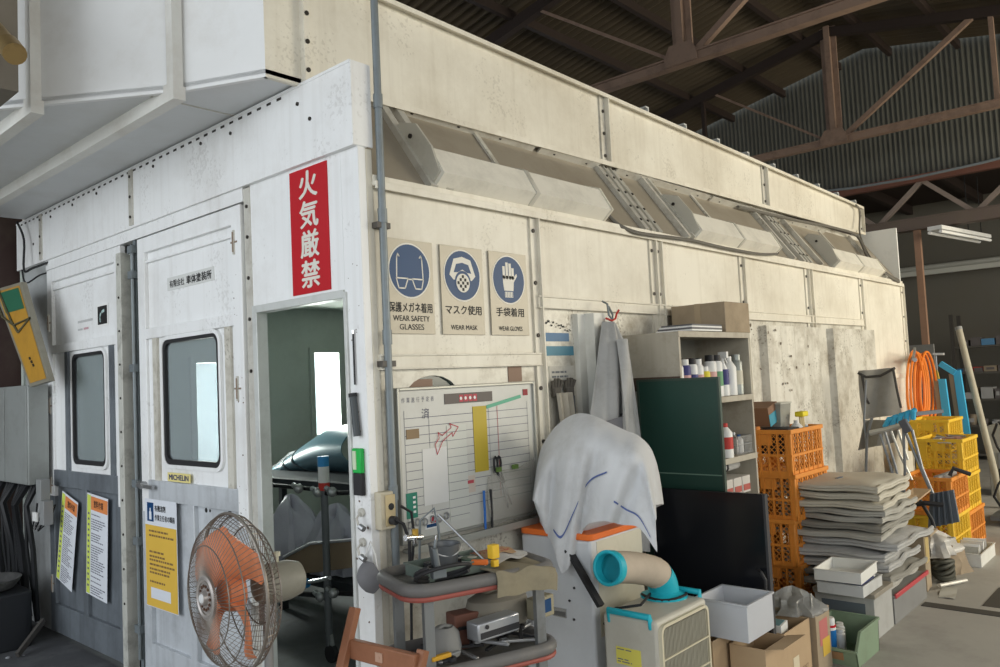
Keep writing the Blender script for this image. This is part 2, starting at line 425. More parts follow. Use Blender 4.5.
# worn pleated covers on the lower panels
b = MB(); z0, z1 = .55, 1.94
b.prism([(1.41, 0, z0), (1.415, -.03, z0), (1.47, -.035, z0), (1.48, -.09, z0), (1.58, -.095, z0), (1.59, -.06, z0), (1.70, -.055, z0), (1.71, 0, z0)], (0, 0, z1 - z0)); part(b, 'pleated_cover', M('cover_white', (.70, .695, .64), .45, dirt=.4, dcol=(.3, .28, .2), scale=5, streak=.3), smooth=0)
for x0, x1 in ((3.75, 4.55), (5.15, 6.0)):
    b = MB(); z1 = 1.92; d = (x1 - x0) / 3
    pl = [(x0, 0, .1)]
    for k in range(4): pl += [(x0 + k * d + .02, -.055, .1), (x0 + k * d + d * .45, -.058, .1), (x0 + k * d + d * .7, -.066, .1), (x0 + (k + 1) * d - .03, -.068, .1)]
    pl += [(x1, 0, .1)]
    b.prism(pl, (0, 0, z1 - .1)); part(b, 'pleated_cover', PAINTG, smooth=0)

# splashes and stains that have a shape of their own
def blob(b, c, r, axis=1, n=9):
    x, y, z = c; pts = []
    for i in range(n):
        a = 2 * PI * i / n; rr = r * rnd.uniform(.5, 1.2)
        pts.append((x + rr * math.cos(a), y, z + rr * math.sin(a) * .8) if axis == 1 else (x, y + rr * math.cos(a), z + rr * math.sin(a) * .8))
    b.add(pts, [tuple(range(n))])
b = MB()
for k in range(26):
    u = k / 25; blob(b, (1.14 + .24 * u, -.002 - .0001 * k, 1.90 - .05 * u + rnd.uniform(-.012, .012)), rnd.uniform(.004, .012) * (1.1 - .6 * u))
tag(part(b, 'paint_spatter', INK, smooth=0), kind='stuff')
b = MB()
for k in range(70):
    blob(b, (rnd.uniform(2.75, 3.75), -.004, rnd.uniform(1.1, 1.95)), rnd.choice([.006, .008, .012, .02]))
for k in range(30):
    blob(b, (rnd.uniform(3.75, 4.7), -.0705, rnd.uniform(1.1, 1.9)), rnd.choice([.005, .008, .016]))
for k in range(14): blob(b, (rnd.uniform(3.0, 3.25), -.006, rnd.uniform(1.45, 1.7)), .02)
tag(part(b, 'paint_spatter', M('spatter_dark', (.13, .10, .07), .7), smooth=0), kind='stuff')

# --- sloping light panels
SY0, SZ0, SY1, SZ1 = .0, 2.475, .36, 2.975
sd = Vector((0, SY1 - SY0, SZ1 - SZ0)); SL = sd.length; sd.normalize(); sn = Vector((0, -sd.z, sd.y))
def sp(x, s, n=0): return Vector((x, SY0, SZ0)) + sd * s + sn * n
for i, (x0, x1) in enumerate(((.06, 2.28), (2.28, 4.78), (4.78, 7.5))):
    b = MB(); b.add([sp(x0, 0), sp(x1, 0), sp(x1, SL + .1), sp(x0, SL + .1), sp(x0, 0, -.02), sp(x1, 0, -.02), sp(x1, SL + .1, -.02), sp(x0, SL + .1, -.02)],
                    [(0, 1, 2, 3), (7, 6, 5, 4), (0, 4, 5, 1), (1, 5, 6, 2), (2, 6, 7, 3), (3, 7, 4, 0)])
    part(b, 'sloping_panel', SHEET)
def rib(x, w=.045, h=.03, m=GALV, bl=True):
    b = MB(); b.bar(sp(x, 0, h / 2), sp(x, SL, h / 2), w, h, sn)
    if bl: bolts(b, [sp(x, s, h) for s in (.08, .2, .34, .48, .58)], sn, .009, 1)
    part(b, 'slope_rib', [m, BOLT])
for x in (.40, .50, 2.20, 2.28, 2.36, 4.72, 4.80, 4.88): rib(x, bl=x not in (.4, .5))
for x in (2.72, 2.80, 5.12, 4.5, 6.95): rib(x, .03, .04, PAINTG, False)
for i, x in enumerate((.40, 2.80, 5.42)):
    L = (1.32, 1.28, 1.3)[i]
    lp = MB()
    lp.prism([sp(x, .02), sp(x, .03, .09), sp(x, .16, .125), sp(x, .32, .12), sp(x, .41, .05), sp(x, .41, 0)], (.012, 0, 0), 0)
    bolts(lp, [sp(x, .30, .06)], (-1, 0, 0), .012, 1)
    ho = part(lp, 'lamp_housing', [M('lamp_grey', (.55, .53, .46), .45, dirt=.2), BOLT], smooth=0)
    q = MB(); q.prism([sp(x + .012, .0, .004), sp(x + .012, .01, .10), sp(x + .012, .16, .115), sp(x + .012, .30, .02), sp(x + .012, .30, 0.002)], (L, 0, 0), 0)
    q.build('lamp_cover', M('lamp_cream', (.80, .77, .68), .4, dirt=.25), ho, smooth=0)
    q = MB(); q.prism([sp(x + L * .5, -.004, .0), sp(x + L * .5, .006, .105), sp(x + L * .5, .163, .12), sp(x + L * .5, .31, .02)], (.03, 0, 0)); q.bar(sp(x + L * .5, -.0, .008), sp(x + L * .5, SL, .008), .03, .012, sn); q.build('clamp_strap', PAINTG, ho)
    q = MB(); q.prism([sp(x + L + .012, -.006), sp(x + L + .012, .004, .108), sp(x + L + .012, .165, .122), sp(x + L + .012, .31, .02)], (.012, 0, 0)); q.build('end_plate', PAINT, ho, smooth=0)
# strip below the fascia
b = MB()
for x0, x1 in ((.12, 1.55), (1.60, 2.2), (2.4, 3.7), (3.75, 4.7), (4.9, 6.2)):
    b.bar(sp(x0, SL - .035, .012), sp(x1, SL - .035, .012), .012, .075, sn); x = x0 + .14
    while x < x1 - .05: bolts(b, [sp(x, SL - .035, .018)], sn, .012, 1); x += .33
part(b, 'bolting_strip', [GALV, BOLT])
# fascia
FY = .34
def fb(x): return 2.955 + .014 * x
def ft(x): return 3.50 - .018 * x
fx = [-.01, 2.32, 4.82, 7.40]
for i in range(3):
    x0, x1 = fx[i], fx[i + 1]
    b = MB(); b.prism([(x0, FY, fb(x0)), (x1, FY, fb(x1)), (x1, FY, ft(x1)), (x0, FY, ft(x0) if i else 5.2)] if i else [(x0, FY, fb(x0)), (x1, FY, fb(x1)), (x1, FY, ft(x1)), (.0, FY, ft(0))], (0, .02, 0))
    b.bar((x0, FY - .02, ft(x0) - .004), (x1, FY - .02, ft(x1) - .004), .06, .008); b.bar((x0, FY - .02, fb(x0) + .006), (x1, FY - .02, fb(x1) + .006), .05, .008)
    b.bar((x0, FY - .046, ft(x0) - .012), (x1, FY - .046, ft(x1) - .012), .006, .024)
    b.bar((x0, FY - .046, fb(x0) + .0), (x1, FY - .046, fb(x1) + .0), .006, .03)
    part(b, 'fascia_panel', PAINT, smooth=0)
for x in fx[1:]:
    b = MB(); b.box((x - .05, FY - .012, fb(x)), (x + .005, FY, ft(x)), 1); b.box((x + .005, FY - .045, fb(x)), (x + .015, FY, ft(x)))
    z = fb(x) + .06
    while z < ft(x): bolts(b, [(x - .02, FY - .012, z)], (0, -1, 0), .012, 2); z += .15
    part(b, 'fascia_post', [PAINT, GALV, BOLT])
x = 2.9
while x < 7.3:
    b = MB(); b.box((x, FY, ft(x)), (x + .012, FY + .09, ft(x) + .07)); b.box((x - .03, FY, ft(x) + .058), (x + .012, FY + .09, ft(x) + .07)); part(b, 'roof_clip', M('clip_pale', (.55, .56, .54), .5)); x += .55
# end parapet, roof and far walls of the booth
b = MB(); b.box((7.5, 0, 2.45), (7.53, .62, 3.09)); part(b, 'end_parapet', M('parapet_white', (.80, .81, .78), .5, dirt=.2))
b = MB(); b.box((7.5, .02, 0), (7.53, 4.2, 2.95)); part(b, 'end_wall', PAINT)
b = MB(); b.box((.02, .36, 2.98), (7.4, 4.2, 3.02)); part(b, 'roof_panel', PAINTG)
INT = M('booth_inside', (.50, .545, .50), .55, dirt=.3, dcol=(.15, .17, .14), scale=1.5)
b = MB(); b.box((.03, .05, 2.40), (7.5, 4.2, 2.44)); part(b, 'inner_ceiling', INT)
b = MB(); b.box((.06, .025, 0), (7.49, .045, 2.40)); part(b, 'inner_lining', INT)
wins = ((1.36, 1.74, .98, 1.88), (2.60, 2.90, 1.15, 1.96))
b = MB(); xs = .0
for (x0, x1, z0, z1) in wins:
    b.box((xs, 4.15, 0), (x0, 4.2, 2.95)); b.box((x0, 4.15, 0), (x1, 4.2, z0)); b.box((x0, 4.15, z1), (x1, 4.2, 2.95)); xs = x1
b.box((xs, 4.15, 0), (7.5, 4.2, 2.95)); part(b, 'rear_wall', INT)
for (x0, x1, z0, z1) in wins:
    b = MB()
    for a, c in (((x0 - .05, 4.12, z0 - .05), (x0, 4.15, z1 + .05)), ((x1, 4.12, z0 - .05), (x1 + .22, 4.15, z1 + .05)), ((x0, 4.12, z0 - .05), (x1, 4.15, z0)), ((x0, 4.12, z1), (x1, 4.15, z1 + .05))): b.box(a, c)
    w = part(b, 'rear_window', INT)
    b = MB(); b.box((x0, 4.17, z0), (x1, 4.175, z1)); b.build('window_pane', GLASSM, w)

# --- front face
def fbx(y0, y1, z0, z1, x0=-.0, x1=.02, b=None, mi=None):
    b = b or MB(); b.box((x0, y0, z0), (x1, y1, z1), mi); return b
part(fbx(-.009, .11, 0, 2.598, -.02, .02), 'door_jamb', PAINTW, bevel=.003)
part(fbx(.11, .83, 2.0, 2.598, -.02, .02), 'header_panel', PAINTW)
b = fbx(.83, .885, 0, 2.59, -.024, .02); bolts(b, [(-.024, .857, z) for z in (2.5, 2.35, 2.15, 1.95, 1.7)], (-1, 0, 0), .009, 1); part(b, 'door_post', [GALV, BOLT])
b = fbx(.79, .83, 0, 2.0, -.03, .03); b.box((-.03, .11, 1.975), (.03, .83, 2.01)); b.box((-.03, .095, 0), (.03, .115, 2.0)); part(b, 'opening_frame', M('frame_pale', (.62, .64, .62), .4, .2, dirt=.3), bevel=.003)
b = fbx(.885, 3.56, 2.53, 2.598, -.03, .02); part(b, 'header_rail', PAINTW)
part(fbx(3.53, 4.1, 0, 2.6), 'end_panel', M('end_grey', (.46, .48, .48), .5, .1, dirt=.4, scale=3))
# fascia of the front, with its bolt row
b = MB(); b.box((-.045, -.008, 2.6), (-.02, 4.12, 2.955)); b.box((-.048, -.010, 2.945), (.03, 4.12, 2.957)); b.box((-.045, -.008, 2.598), (.03, 4.12, 2.612)); b.box((-.045, -.014, 2.6), (.057, -.008, 2.955))
for y in (2.12, 3.62): b.box((-.053, y - .05, 2.612), (-.045, y, 2.94), 2); bolts(b, [(-.053, y - .025, z) for z in (2.66, 2.78, 2.9)], (-1, 0, 0), .009, 1)
y = .5
while y < 4.05:
    b.box((-.0465, y, 2.927), (-.0445, y + .035, 2.938), 1); y += .085
bolts(b, [(-.045, .28, 2.78), (-.045, .37, 2.87), (-.045, .95, 2.88), (-.045, 1.25, 2.9), (-.045, 1.8, 2.9), (-.045, 2.6, 2.9), (-.045, 3.0, 2.9), (-.045, 3.4, 2.89), (-.045, 3.75, 2.75)], (-1, 0, 0), .009, 1)
part(b, 'front_fascia', [PAINTW, BOLT, GALV], smooth=0)

def door_leaf(y0, y1, z1, wy0, wy1, wz0, wz1, low, mid):
    b = MB(); F, Bk = -.035, .0
    b.box((F, y0, .03), (Bk, y0 + .09, z1)); b.box((F, y1 - .09, .03), (Bk, y1, z1))
    b.box((F, y0, z1 - .09), (Bk, y1, z1)); b.box((F, y0, 1.93), (Bk, y1, 1.99))
    leaf = part(b, 'door_leaf', PAINTW, bevel=.004)
    b = MB(); b.box((-.012, y0 + .08, 1.98), (0, y1 - .08, z1 - .08)); b.box((-.028, y0 + .09, z1 - .15), (-.01, y1 - .09, z1 - .135)); b.build('top_panel', PAINTW, leaf, bevel=.003)
    # window surround
    hole = rrect(wy0, wz0, wy1, wz1, .05); big = rrect(wy0 - .03, wz0 - .03, wy1 + .03, wz1 + .03, .07)
    b = MB(); frame_ring(b, rect_loop(y0 + .09, 1.13, y1 - .09, 1.935, big), big, lambda y, z: (-.018, y, z), (.018, 0, 0)); b.build('window_surround', PAINTW, leaf)
    b = MB(); b.box((-.032, wy0 - .13, 1.13), (-.018, wy0 - .075, 1.935)); b.build('surround_rib', mid, leaf); b = MB(); b.box((-.032, wy1 + .075, 1.13), (-.018, wy1 + .13, 1.935)); b.build('surround_rib', mid, leaf)
    b = MB(); frame_ring(b, big, rrect(wy0 - .01, wz0 - .01, wy1 + .01, wz1 + .01, .055), lambda y, z: (-.034, y, z), (.034, 0, 0)); b.build('window_frame', PAINTW, leaf)
    b = MB(); frame_ring(b, rrect(wy0 - .012, wz0 - .012, wy1 + .012, wz1 + .012, .055), rrect(wy0 + .014, wz0 + .018, wy1 - .014, wz1 - .01, .04), lambda y, z: (-.030, y, z), (.025, 0, 0)); b.build('gasket', RUBBER, leaf)
    b = MB(); b.prism([(-.012, p[0], p[1]) for p in hole], (.004, 0, 0)); b.build('window_pane', GLASSM, leaf)
    # lower half
    b = MB(); b.box((F, y0 + .085, 1.02), (Bk, y1 - .085, 1.13)); b.box((F, y0 + .085, .03), (Bk, y1 - .085, .22)); ym = (y0 + y1) / 2
    b.box((F, ym - .035, .2), (Bk, ym + .035, 1.04)); b.box((-.01, y0 + .08, .2), (0, y1 - .08, 1.04))
    b.box((F - .001, y0, .03), (Bk, y0 + .09, .95)); b.box((F - .001, y1 - .09, .03), (Bk, y1, .95))
    b.build('lower_frame', low, leaf, bevel=.003)
    return leaf
d2 = door_leaf(.905, 2.06, 2.52, 1.165, 1.765, 1.235, 1.90, M('door_lower_grey', (.58, .61, .64), .4, .15, dirt=.6, dcol=(.25, .26, .27), scale=6, streak=.4, lo=.45, hi=.75), PAINTG)
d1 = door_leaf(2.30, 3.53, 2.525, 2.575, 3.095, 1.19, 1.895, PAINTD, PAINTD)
b = MB(); b.box((-.06, 2.235, .0), (.01, 2.30, 2.47)); bolts(b, [(-.06, 2.262, 2.4 - .2 * k) for k in range(11)], (-1, 0, 0), .008, 1); b.build('meeting_stile', [M('stile_pale', (.55, .55, .50), .5, .1, dirt=.6, dcol=(.15, .14, .12), scale=14), BOLT], d1, bevel=.006)
b = MB(); b.box((-.02, 2.115, 0), (-.0, 2.15, 2.53)); b.cyl((-.035, 2.125, .1), (-.035, 2.125, 2.5), .011, 8)
for z in (2.45, 2.3, 1.75, 1.08, .75, .25): b.box((-.05, 2.095, z), (-.0, 2.16, z + .045))
b.build('lock_rod', PIPE, d2)
b = MB(); b.box((-.055, 2.0, 1.085), (-.035, 2.07, 1.12)); b.bar((-.06, 2.06, 1.10), (-.06, 1.86, 1.095), .015, .02); b.cyl((-.075, 2.0, 1.10), (-.03, 2.0, 1.10), .018, 10); b.build('latch_handle', STEEL, d2)
for (yy, dd, zz) in ((.965, d2, 2.34), (.965, d2, 1.62), (3.49, d1, 2.15), (3.49, d1, 1.57), (3.49, d1, 1.02), (3.49, d1, .35)):
    b = MB(); b.box((-.042, yy - .007, zz - .06), (-.035, yy + .007, zz + .06)); b.cyl((-.043, yy, zz - .05), (-.043, yy, zz + .05), .005, 8, 1); b.box((-.040, yy - .028, zz - .004), (-.034, yy + .028, zz + .004), 1); b.build('hinge', [GALV, M('hinge_rust', (.26, .2, .15), .6)], dd)
b = MB(); b.box((.03, 2.05, .0), (.05, 2.34, 2.35)); part(b, 'gap_seal', DARK)
# lower corner damage and stains of the jamb
b = MB()
for k in range(26): blob(b, (-.0215, rnd.uniform(.005, .1), rnd.uniform(.5, 2.2)), rnd.choice([.003, .004, .007]), 0, 6)
for k in range(22): blob(b, (-.0365, rnd.uniform(.91, .99), rnd.uniform(.6, 2.2)), rnd.choice([.003, .004, .006]), 0, 6)
tag(part(b, 'paint_chip', M('chip_rust', (.12, .07, .05), .8), smooth=0), kind='stuff')
for y, r in ((1.36, .013), (1.32, .008), (1.12, .018)):
    b = MB(); b.cyl((-.012, y, 1.0), (-.010, y, 1.0), r, 8); b.build('drill_hole', INK, d2)

# --- overhead plenum: soffit and splayed white face
A0, A1, A2, A3 = (-.21, .36), (-.40, .75), (-.79, 1.31), (-1.25, 1.95)
b = MB(); b.prism([(-.0, .36, 2.965), (*A0, 2.965), (*A1, 2.965), (*A2, 2.965), (*A3, 2.965), (-1.25, 3.95, 2.965), (0.0, 3.95, 2.965)], (0, 0, .02)); part(b, 'soffit', M('soffit_grey', (.70, .72, .73), .5, dirt=.25, dcol=(.5, .48, .42), scale=3), smooth=0)
b = MB()
for p, q in ((A0, A1), (A1, A2), (A2, A3)):
    b.prism([(*p, 2.95), (*q, 2.95), (*q, 5.2), (*p, 5.2)], (.02, .012, 0))
part(b, 'plenum_face', M('plenum_paint_lit', (.80, .81, .81), .45, dirt=.35, dcol=(.45, .40, .33), scale=3.5, lo=.52, hi=.85), smooth=0)  # same paint as plenum_side; the stronger light on this face is coloured in
b = MB(); b.prism([(*A0, 2.95), (0, .36, 2.95), (0, .36, 5.2), (*A0, 5.2)], (0, .02, 0)); part(b, 'plenum_side', PAINT, smooth=0)
b = MB(); b.prism([(0, .34, 2.965), (.0, .36, 2.965), (.0, .36, 5.2), (0, .34, 5.2)], (.42, 0, 0)); 
b = MB(); b.box((-.03, .325, 2.97), (.0, .36, 5.2)); b.box((0, .345, 2.97), (.03, .36, 5.2), 1); bolts(b, [(-.015, .325, 3.02 + .13 * k) for k in range(12)], (0, -1, 0), .011, 2); part(b, 'plenum_post', [PAINT, GALV, BOLT])
b = MB(); b.prism([(.0, .352, ft(0) - .01), (2.32, .352, ft(2.32) - .01), (2.32, .352, ft(2.32)), (0, .352, 5.2)], (0, .01, 0))
for p, nm in ((A1, 'rib'), (A2, 'rib')):
    b = MB(); x, y = p
    b.box((x - .045, y - .03, 2.96), (x, y + .03, 5.2)); b.box((x - .045, y - .03, 2.90), (x + .01, 3.95, 2.963)); b.box((x - .045, y - .03, 2.90), (x - .035, 3.95, 2.98))
    part(b, 'soffit_rib', M('rib_pale', (.74, .735, .69), .45, dirt=.3, dcol=(.4, .33, .25)), smooth=0)
b = MB(); b.box((-.47, .92, 2.960), (0, .925, 2.9655)); part(b, 'soffit_seam', GALV)
# ------------------------------------------------------------------ signs and papers
def fside(x0, z0, y=-.004):
    return lambda u, v, k=0: (x0 + u, y - .0004 * k, z0 + v)
def ffront(y0, z0, x=-.04):
    return lambda u, v, k=0: (x - .0004 * k, y0 - u, z0 + v)
def poly(b, f, pts, k, mi): b.add([f(u, v, k) for u, v in pts], [tuple(range(len(pts)))], mi)
def rectp(b, f, u0, v0, u1, v1, k, mi): poly(b, f, [(u0, v0), (u1, v0), (u1, v1), (u0, v1)], k, mi)
def disc(b, f, cx, cy, r, k, mi, n=28): poly(b, f, [(cx + r * math.cos(2 * PI * i / n), cy + r * math.sin(2 * PI * i / n)) for i in range(n)], k, mi)
def stroke(b, f, pts, w, k, mi, closed=False):
    n = len(pts)
    for i in range(n if closed else n - 1):
        (x0, y0), (x1, y1) = pts[i], pts[(i + 1) % n]; d = math.hypot(x1 - x0, y1 - y0) or 1; nx, ny = -(y1 - y0) / d * w / 2, (x1 - x0) / d * w / 2
        poly(b, f, [(x0 + nx, y0 + ny), (x1 + nx, y1 + ny), (x1 - nx, y1 - ny), (x0 - nx, y0 - ny)], k, mi)
        disc(b, f, x0, y0, w / 2, k, mi, 8)
def signtext(b, s, f, u, v, w, h, k, mi, bold=0.0):
    o = Vector(f(u, v, k)); xd = Vector(f(u + 1, v, k)) - o; yd = Vector(f(u, v + 1, k)) - o
    text(b, s, o, xd, yd, w, h, bold, mi)

def plate(w, h, f, m, edge=.004):
    b = MB(); o = Vector(f(0, 0, 0)); n = (Vector(f(0, 0, 1)) - o).normalized()
    b.prism([Vector(f(u, v, 0)) - n * .0005 for u, v in ((0, 0), (w, 0), (w, h), (0, h))], -n * edge); return b

W_, H_ = .278, .41
for i, (x0, jp, en, lab) in enumerate(((.10, '保護メガネ着用', 'WEAR SAFETY\nGLASSES', 'mandatory safety glasses sign, leftmost of the three blue circle signs'),
                                       (.425, 'マスク使用', 'WEAR MASK', 'mandatory mask sign with blue respirator circle, middle of three'),
                                       (.75, '手袋着用', 'WEAR GLOVES', 'mandatory gloves sign with blue glove circle, right of the mask sign'))):
    z0 = 1.818; f = fside(0, 0, -.010)
    t = thing('safety_sign', lab, 'sign', (x0, 0, z0), group='blue circle safety signs')
    b = plate(W_, H_, f, SIGNG, .006); b.build('sign_plate', SIGNG, t, bevel=.001)
    b = MB(); cx, cy, r = W_ / 2, .275, .115
    disc(b, f, cx, cy, r + .007, 1, 0, 40); disc(b, f, cx, cy, r, 2, 1, 40)
    if i == 0:
        for s in (-1, 1):
            stroke(b, f, [(cx + s * .058, cy + .06), (cx + s * .066, cy + .07), (cx + s * .072, cy + .055), (cx + s * .076, cy - .035)], .006, 3, 0)
            stroke(b, f, [(cx + s * .012, cy - .035), (cx + s * .078, cy - .035), (cx + s * .066, cy - .078), (cx + s * .03, cy - .078)], .006, 3, 0, True)
        stroke(b, f, [(cx - .012, cy - .038), (cx + .012, cy - .038)], .006, 3, 0)
    elif i == 1:
        poly(b, f, [(cx - .085, cy + .0), (cx - .055, cy + .075), (cx, cy + .088), (cx + .055, cy + .075), (cx + .085, cy + .0), (cx + .06, cy - .022), (cx - .06, cy - .022)], 3, 0)
        poly(b, f, [(cx - .058, cy + .012), (cx - .04, cy + .052), (cx, cy + .06), (cx + .04, cy + .052), (cx + .058, cy + .012), (cx + .03, cy + .014), (cx, cy + .028), (cx - .03, cy + .014)], 4, 1)
        disc(b, f, cx, cy - .03, .052, 5, 1); disc(b, f, cx, cy - .035, .044, 6, 0)
        for a in range(-2, 3):
            for c in range(-2, 3):
                if a * a + c * c < 6 and (a + c) % 2 == 0: rectp(b, f, cx + a * .015 - .007, cy - .035 + c * .015 - .007, cx + a * .015 + .007, cy - .035 + c * .015 + .007, 7, 2)
    else:
        poly(b, f, [(cx - .038, cy - .055), (cx + .03, cy - .055), (cx + .036, cy - .01), (cx + .062, cy + .02), (cx + .058, cy + .034), (cx + .034, cy + .012), (cx + .034, cy + .02), (cx - .046, cy + .02), (cx - .044, cy - .02)], 3, 0)
        for k, (dx, tp) in enumerate(((-.036, .066), (-.013, .086), (.010, .082), (.030, .06))):
            stroke(b, f, [(cx + dx, cy + .01), (cx + dx, cy + tp)], .018, 3, 0)
        rectp(b, f, cx - .034, cy - .088, cx + .026, cy - .06, 3, 0)
        for k in range(5): rectp(b, f, cx - .03 + k * .012, cy - .086, cx - .027 + k * .012, cy - .062, 4, 1)
    b.build('pictogram', [SIGNW, BLUE, INK], t, smooth=0)
    b = MB(); tw = (.25, .235, .205)[i]; signtext(b, jp, f, (W_ - tw) / 2, .093, tw, .043, 1, 0, .022)
    if i == 0:
        signtext(b, 'WEAR SAFETY', f, .035, .055, .21, .024, 1, 0, .01); signtext(b, 'GLASSES', f, .07, .018, .14, .024, 1, 0, .01)
    else: signtext(b, en, f, .05, .022, .175, .022, 1, 0, .01)
    b.build('lettering', INK, t, smooth=0)

t = thing('warning_sign', 'tall red fire prohibition sign with four white characters, above the open doorway', 'sign', (-.018, .485, 2.022))
f = ffront(0, 0, -.008)
b = plate(.283, .56, f, RED, .006); b.build('sign_plate', RED, t)
b = MB()
for k, ch in enumerate('火気厳禁'): signtext(b, ch, f, .075, .425 - k * .133, .135, .118, 1, 0, .03)
b.build('lettering', SIGNW, t, smooth=0)

t = thing('name_plate', 'small rectangular name plate with black characters on the second booth door', 'sign', (0, 1.728, 2.183))
f = ffront(0, 0, -.016); b = plate(.52, .072, f, WHITE, .004); b.build('plate', M('plate_grey', (.66, .67, .65), .4), t)
b = MB(); signtext(b, '有限会社', f, .03, .014, .17, .040, 1, 0, .02); signtext(b, '車体塗装所', f, .225, .012, .27, .046, 1, 0, .03); b.build('lettering', INK, t, smooth=0)

t = thing('square_sticker', 'square black and white sticker on the upper panel of the left booth door', 'sticker', (0, 2.71, 2.06))
f = ffront(0, 0, -.016); b = plate(.175, .14, f, PAPER, .002); b.build('backing', PAPER, t)
b = MB(); rectp(b, f, .015, .012, .16, .128, 1, 0); stroke(b, f, [(.055, .035), (.05, .06), (.065, .085)], .018, 2, 1); stroke(b, f, [(.08, .09), (.12, .098)], .018, 2, 1)
b.build('emblem', [INK, M('pale_teal', (.45, .6, .58), .5)], t, smooth=0)
b = MB(); f = ffront(3.05, 2.02, -.0145); rectp(b, f, .02, .09, .27, .105, 0, 0)
rectp(b, f, .02, .04, .10, .052, 0, 0); rectp(b, f, .12, .04, .2, .054, 0, 1)
tag(b.build('faded_lettering', [M('faded_grey', (.5, .5, .5), .6), M('faded_red', (.55, .35, .38), .6)], smooth=0), 'faded grey and pink lettering beside the black square sticker', 'lettering')

t = thing('tyre_brand_sticker', 'narrow yellow sticker with dark blue capitals below the second door window', 'sticker', (0, 1.735, 1.135))
f = ffront(0, 0, -.036); b = plate(.26, .048, f, YELLOW, .002); b.build('backing', M('sticker_yellow', (.78, .68, .28), .5), t)
b = MB(); signtext(b, 'MICHELIN', f, .02, .010, .22, .028, 1, 0, .03); b.build('lettering', M('navy', (.03, .04, .14), .5), t, smooth=0)

def textlines(b, f, u0, v0, u1, v1, n, k, mi, full=.95):
    h = (v1 - v0) / n
    for i in range(n):
        if rnd.random() < .12: continue
        v = v1 - (i + .5) * h; u = u0; e = u0 + (u1 - u0) * rnd.uniform(.45, full)
        while u < e:
            w = rnd.uniform(.012, .04); rectp(b, f, u, v - h * .22, min(u + w, e), v + h * .22, k, mi); u += w + .006
INKG = M('ink_grey', (.16, .16, .2), .7, vary=0)
def notice(y0, z0, w, h, lab, tilt=0):
    t = thing('notice_sheet', lab, 'poster', (0, y0, z0), rot=(math.radians(tilt), 0, 0), group='work instruction sheets on the left door')
    f = ffront(0, 0, -.0385); b = plate(w, h, f, PAPER, .001); b.build('sheet', M('notice_paper', (.72, .75, .80), .6, vary=.02), t)
    b = MB(); rectp(b, f, .006, .006, .06, h - .01, 1, 0); rectp(b, f, .065, h - .10, w - .004, h - .015, 1, 1)
    textlines(b, f, .075, .01, w - .015, h - .12, 34, 2, 2)
    signtext(b, '塗料作業', f, .11, h - .08, w * .45, .045, 2, 3, .02)
    for k in range(14): rectp(b, f, .02, .05 + k * .035, .045, .07 + k * .035 - .006, 2, 2)
    b.build('print', [M('print_lime', (.62, .72, .12), .6), M('print_orange', (.72, .25, .08), .6), INKG, INK], t, smooth=0)
notice(3.42, .40, .28, .61, 'left notice sheet with yellow strip, tilted on the dark left door', 13)
notice(2.90, .37, .325, .64, 'right notice sheet with yellow strip, hanging nearly straight beside the tilted one', 4)
t = thing('solvent_notice', 'yellow notice sheet with white heading and blue bottle symbol on the second door', 'poster', (0, 2.02, .425))
f = ffront(0, 0, -.0385); b = plate(.385, .6, f, PAPER, .001); b.build('sheet', M('notice_white', (.70, .73, .78), .6), t)
b = MB(); rectp(b, f, .004, .004, .38, .455, 1, 0); rectp(b, f, .03, .475, .11, .58, 1, 1); rectp(b, f, .055, .485, .085, .53, 2, 2); rectp(b, f, .063, .53, .077, .55, 2, 2)
rectp(b, f, .06, .05, .3, .11, 2, 2)
signtext(b, '有機溶剤', f, .125, .535, .13, .034, 2, 3, .02); signtext(b, '作業主任者の職務', f, .125, .485, .24, .032, 2, 3, .015)
for r0 in (.36, .27, .2, .13): textlines(b, f, .05, r0, .37, r0 + .075, 3, 2, 4)
b.build('print', [M('print_amber', (.72, .46, .07), .6), BLUE, M('notice_white', ()), INK, M('ink_brown', (.22, .13, .05), .7)], t, smooth=0)

# blue and teal stickers, small notes on the side wall
f = fside(1.145, 1.79, -.004); b = plate(.22, .045, f, BLUE, .002); tag(b.build('label_sticker', M('sticker_blue', (.09, .19, .33), .5, dirt=.2), smooth=0), 'upper dark blue strip sticker below the black paint spatter', 'sticker', 'blue strip stickers')
f = fside(1.145, 1.715, -.004); b = plate(.255, .05, f, BLUE, .002); tag(b.build('label_sticker', M('sticker_teal', (.08, .24, .33), .5, dirt=.2), smooth=0), 'lower teal strip sticker, slightly longer than the one above', 'sticker', 'blue strip stickers')
f = fside(1.18, 1.28, -.004); b = plate(.22, .38, f, PAPER, .003); o_ = b.build('wall_chart', M('chart_pale', (.55, .53, .47), .6, dirt=.4, scale=12), smooth=0)
tag(o_, 'pale worn instruction card on the booth wall behind the hanging gloves', 'card')
b = MB(); rectp(b, f, .08, .05, .21, .22, 1, 0); textlines(b, f, .085, .06, .2, .21, 7, 2, 1); textlines(b, f, .02, .24, .2, .36, 5, 1, 0, .8); b.build('print', [M('print_slate', (.16, .17, .18), .6), M('print_pale', (.5, .5, .5), .6)], o_, smooth=0)

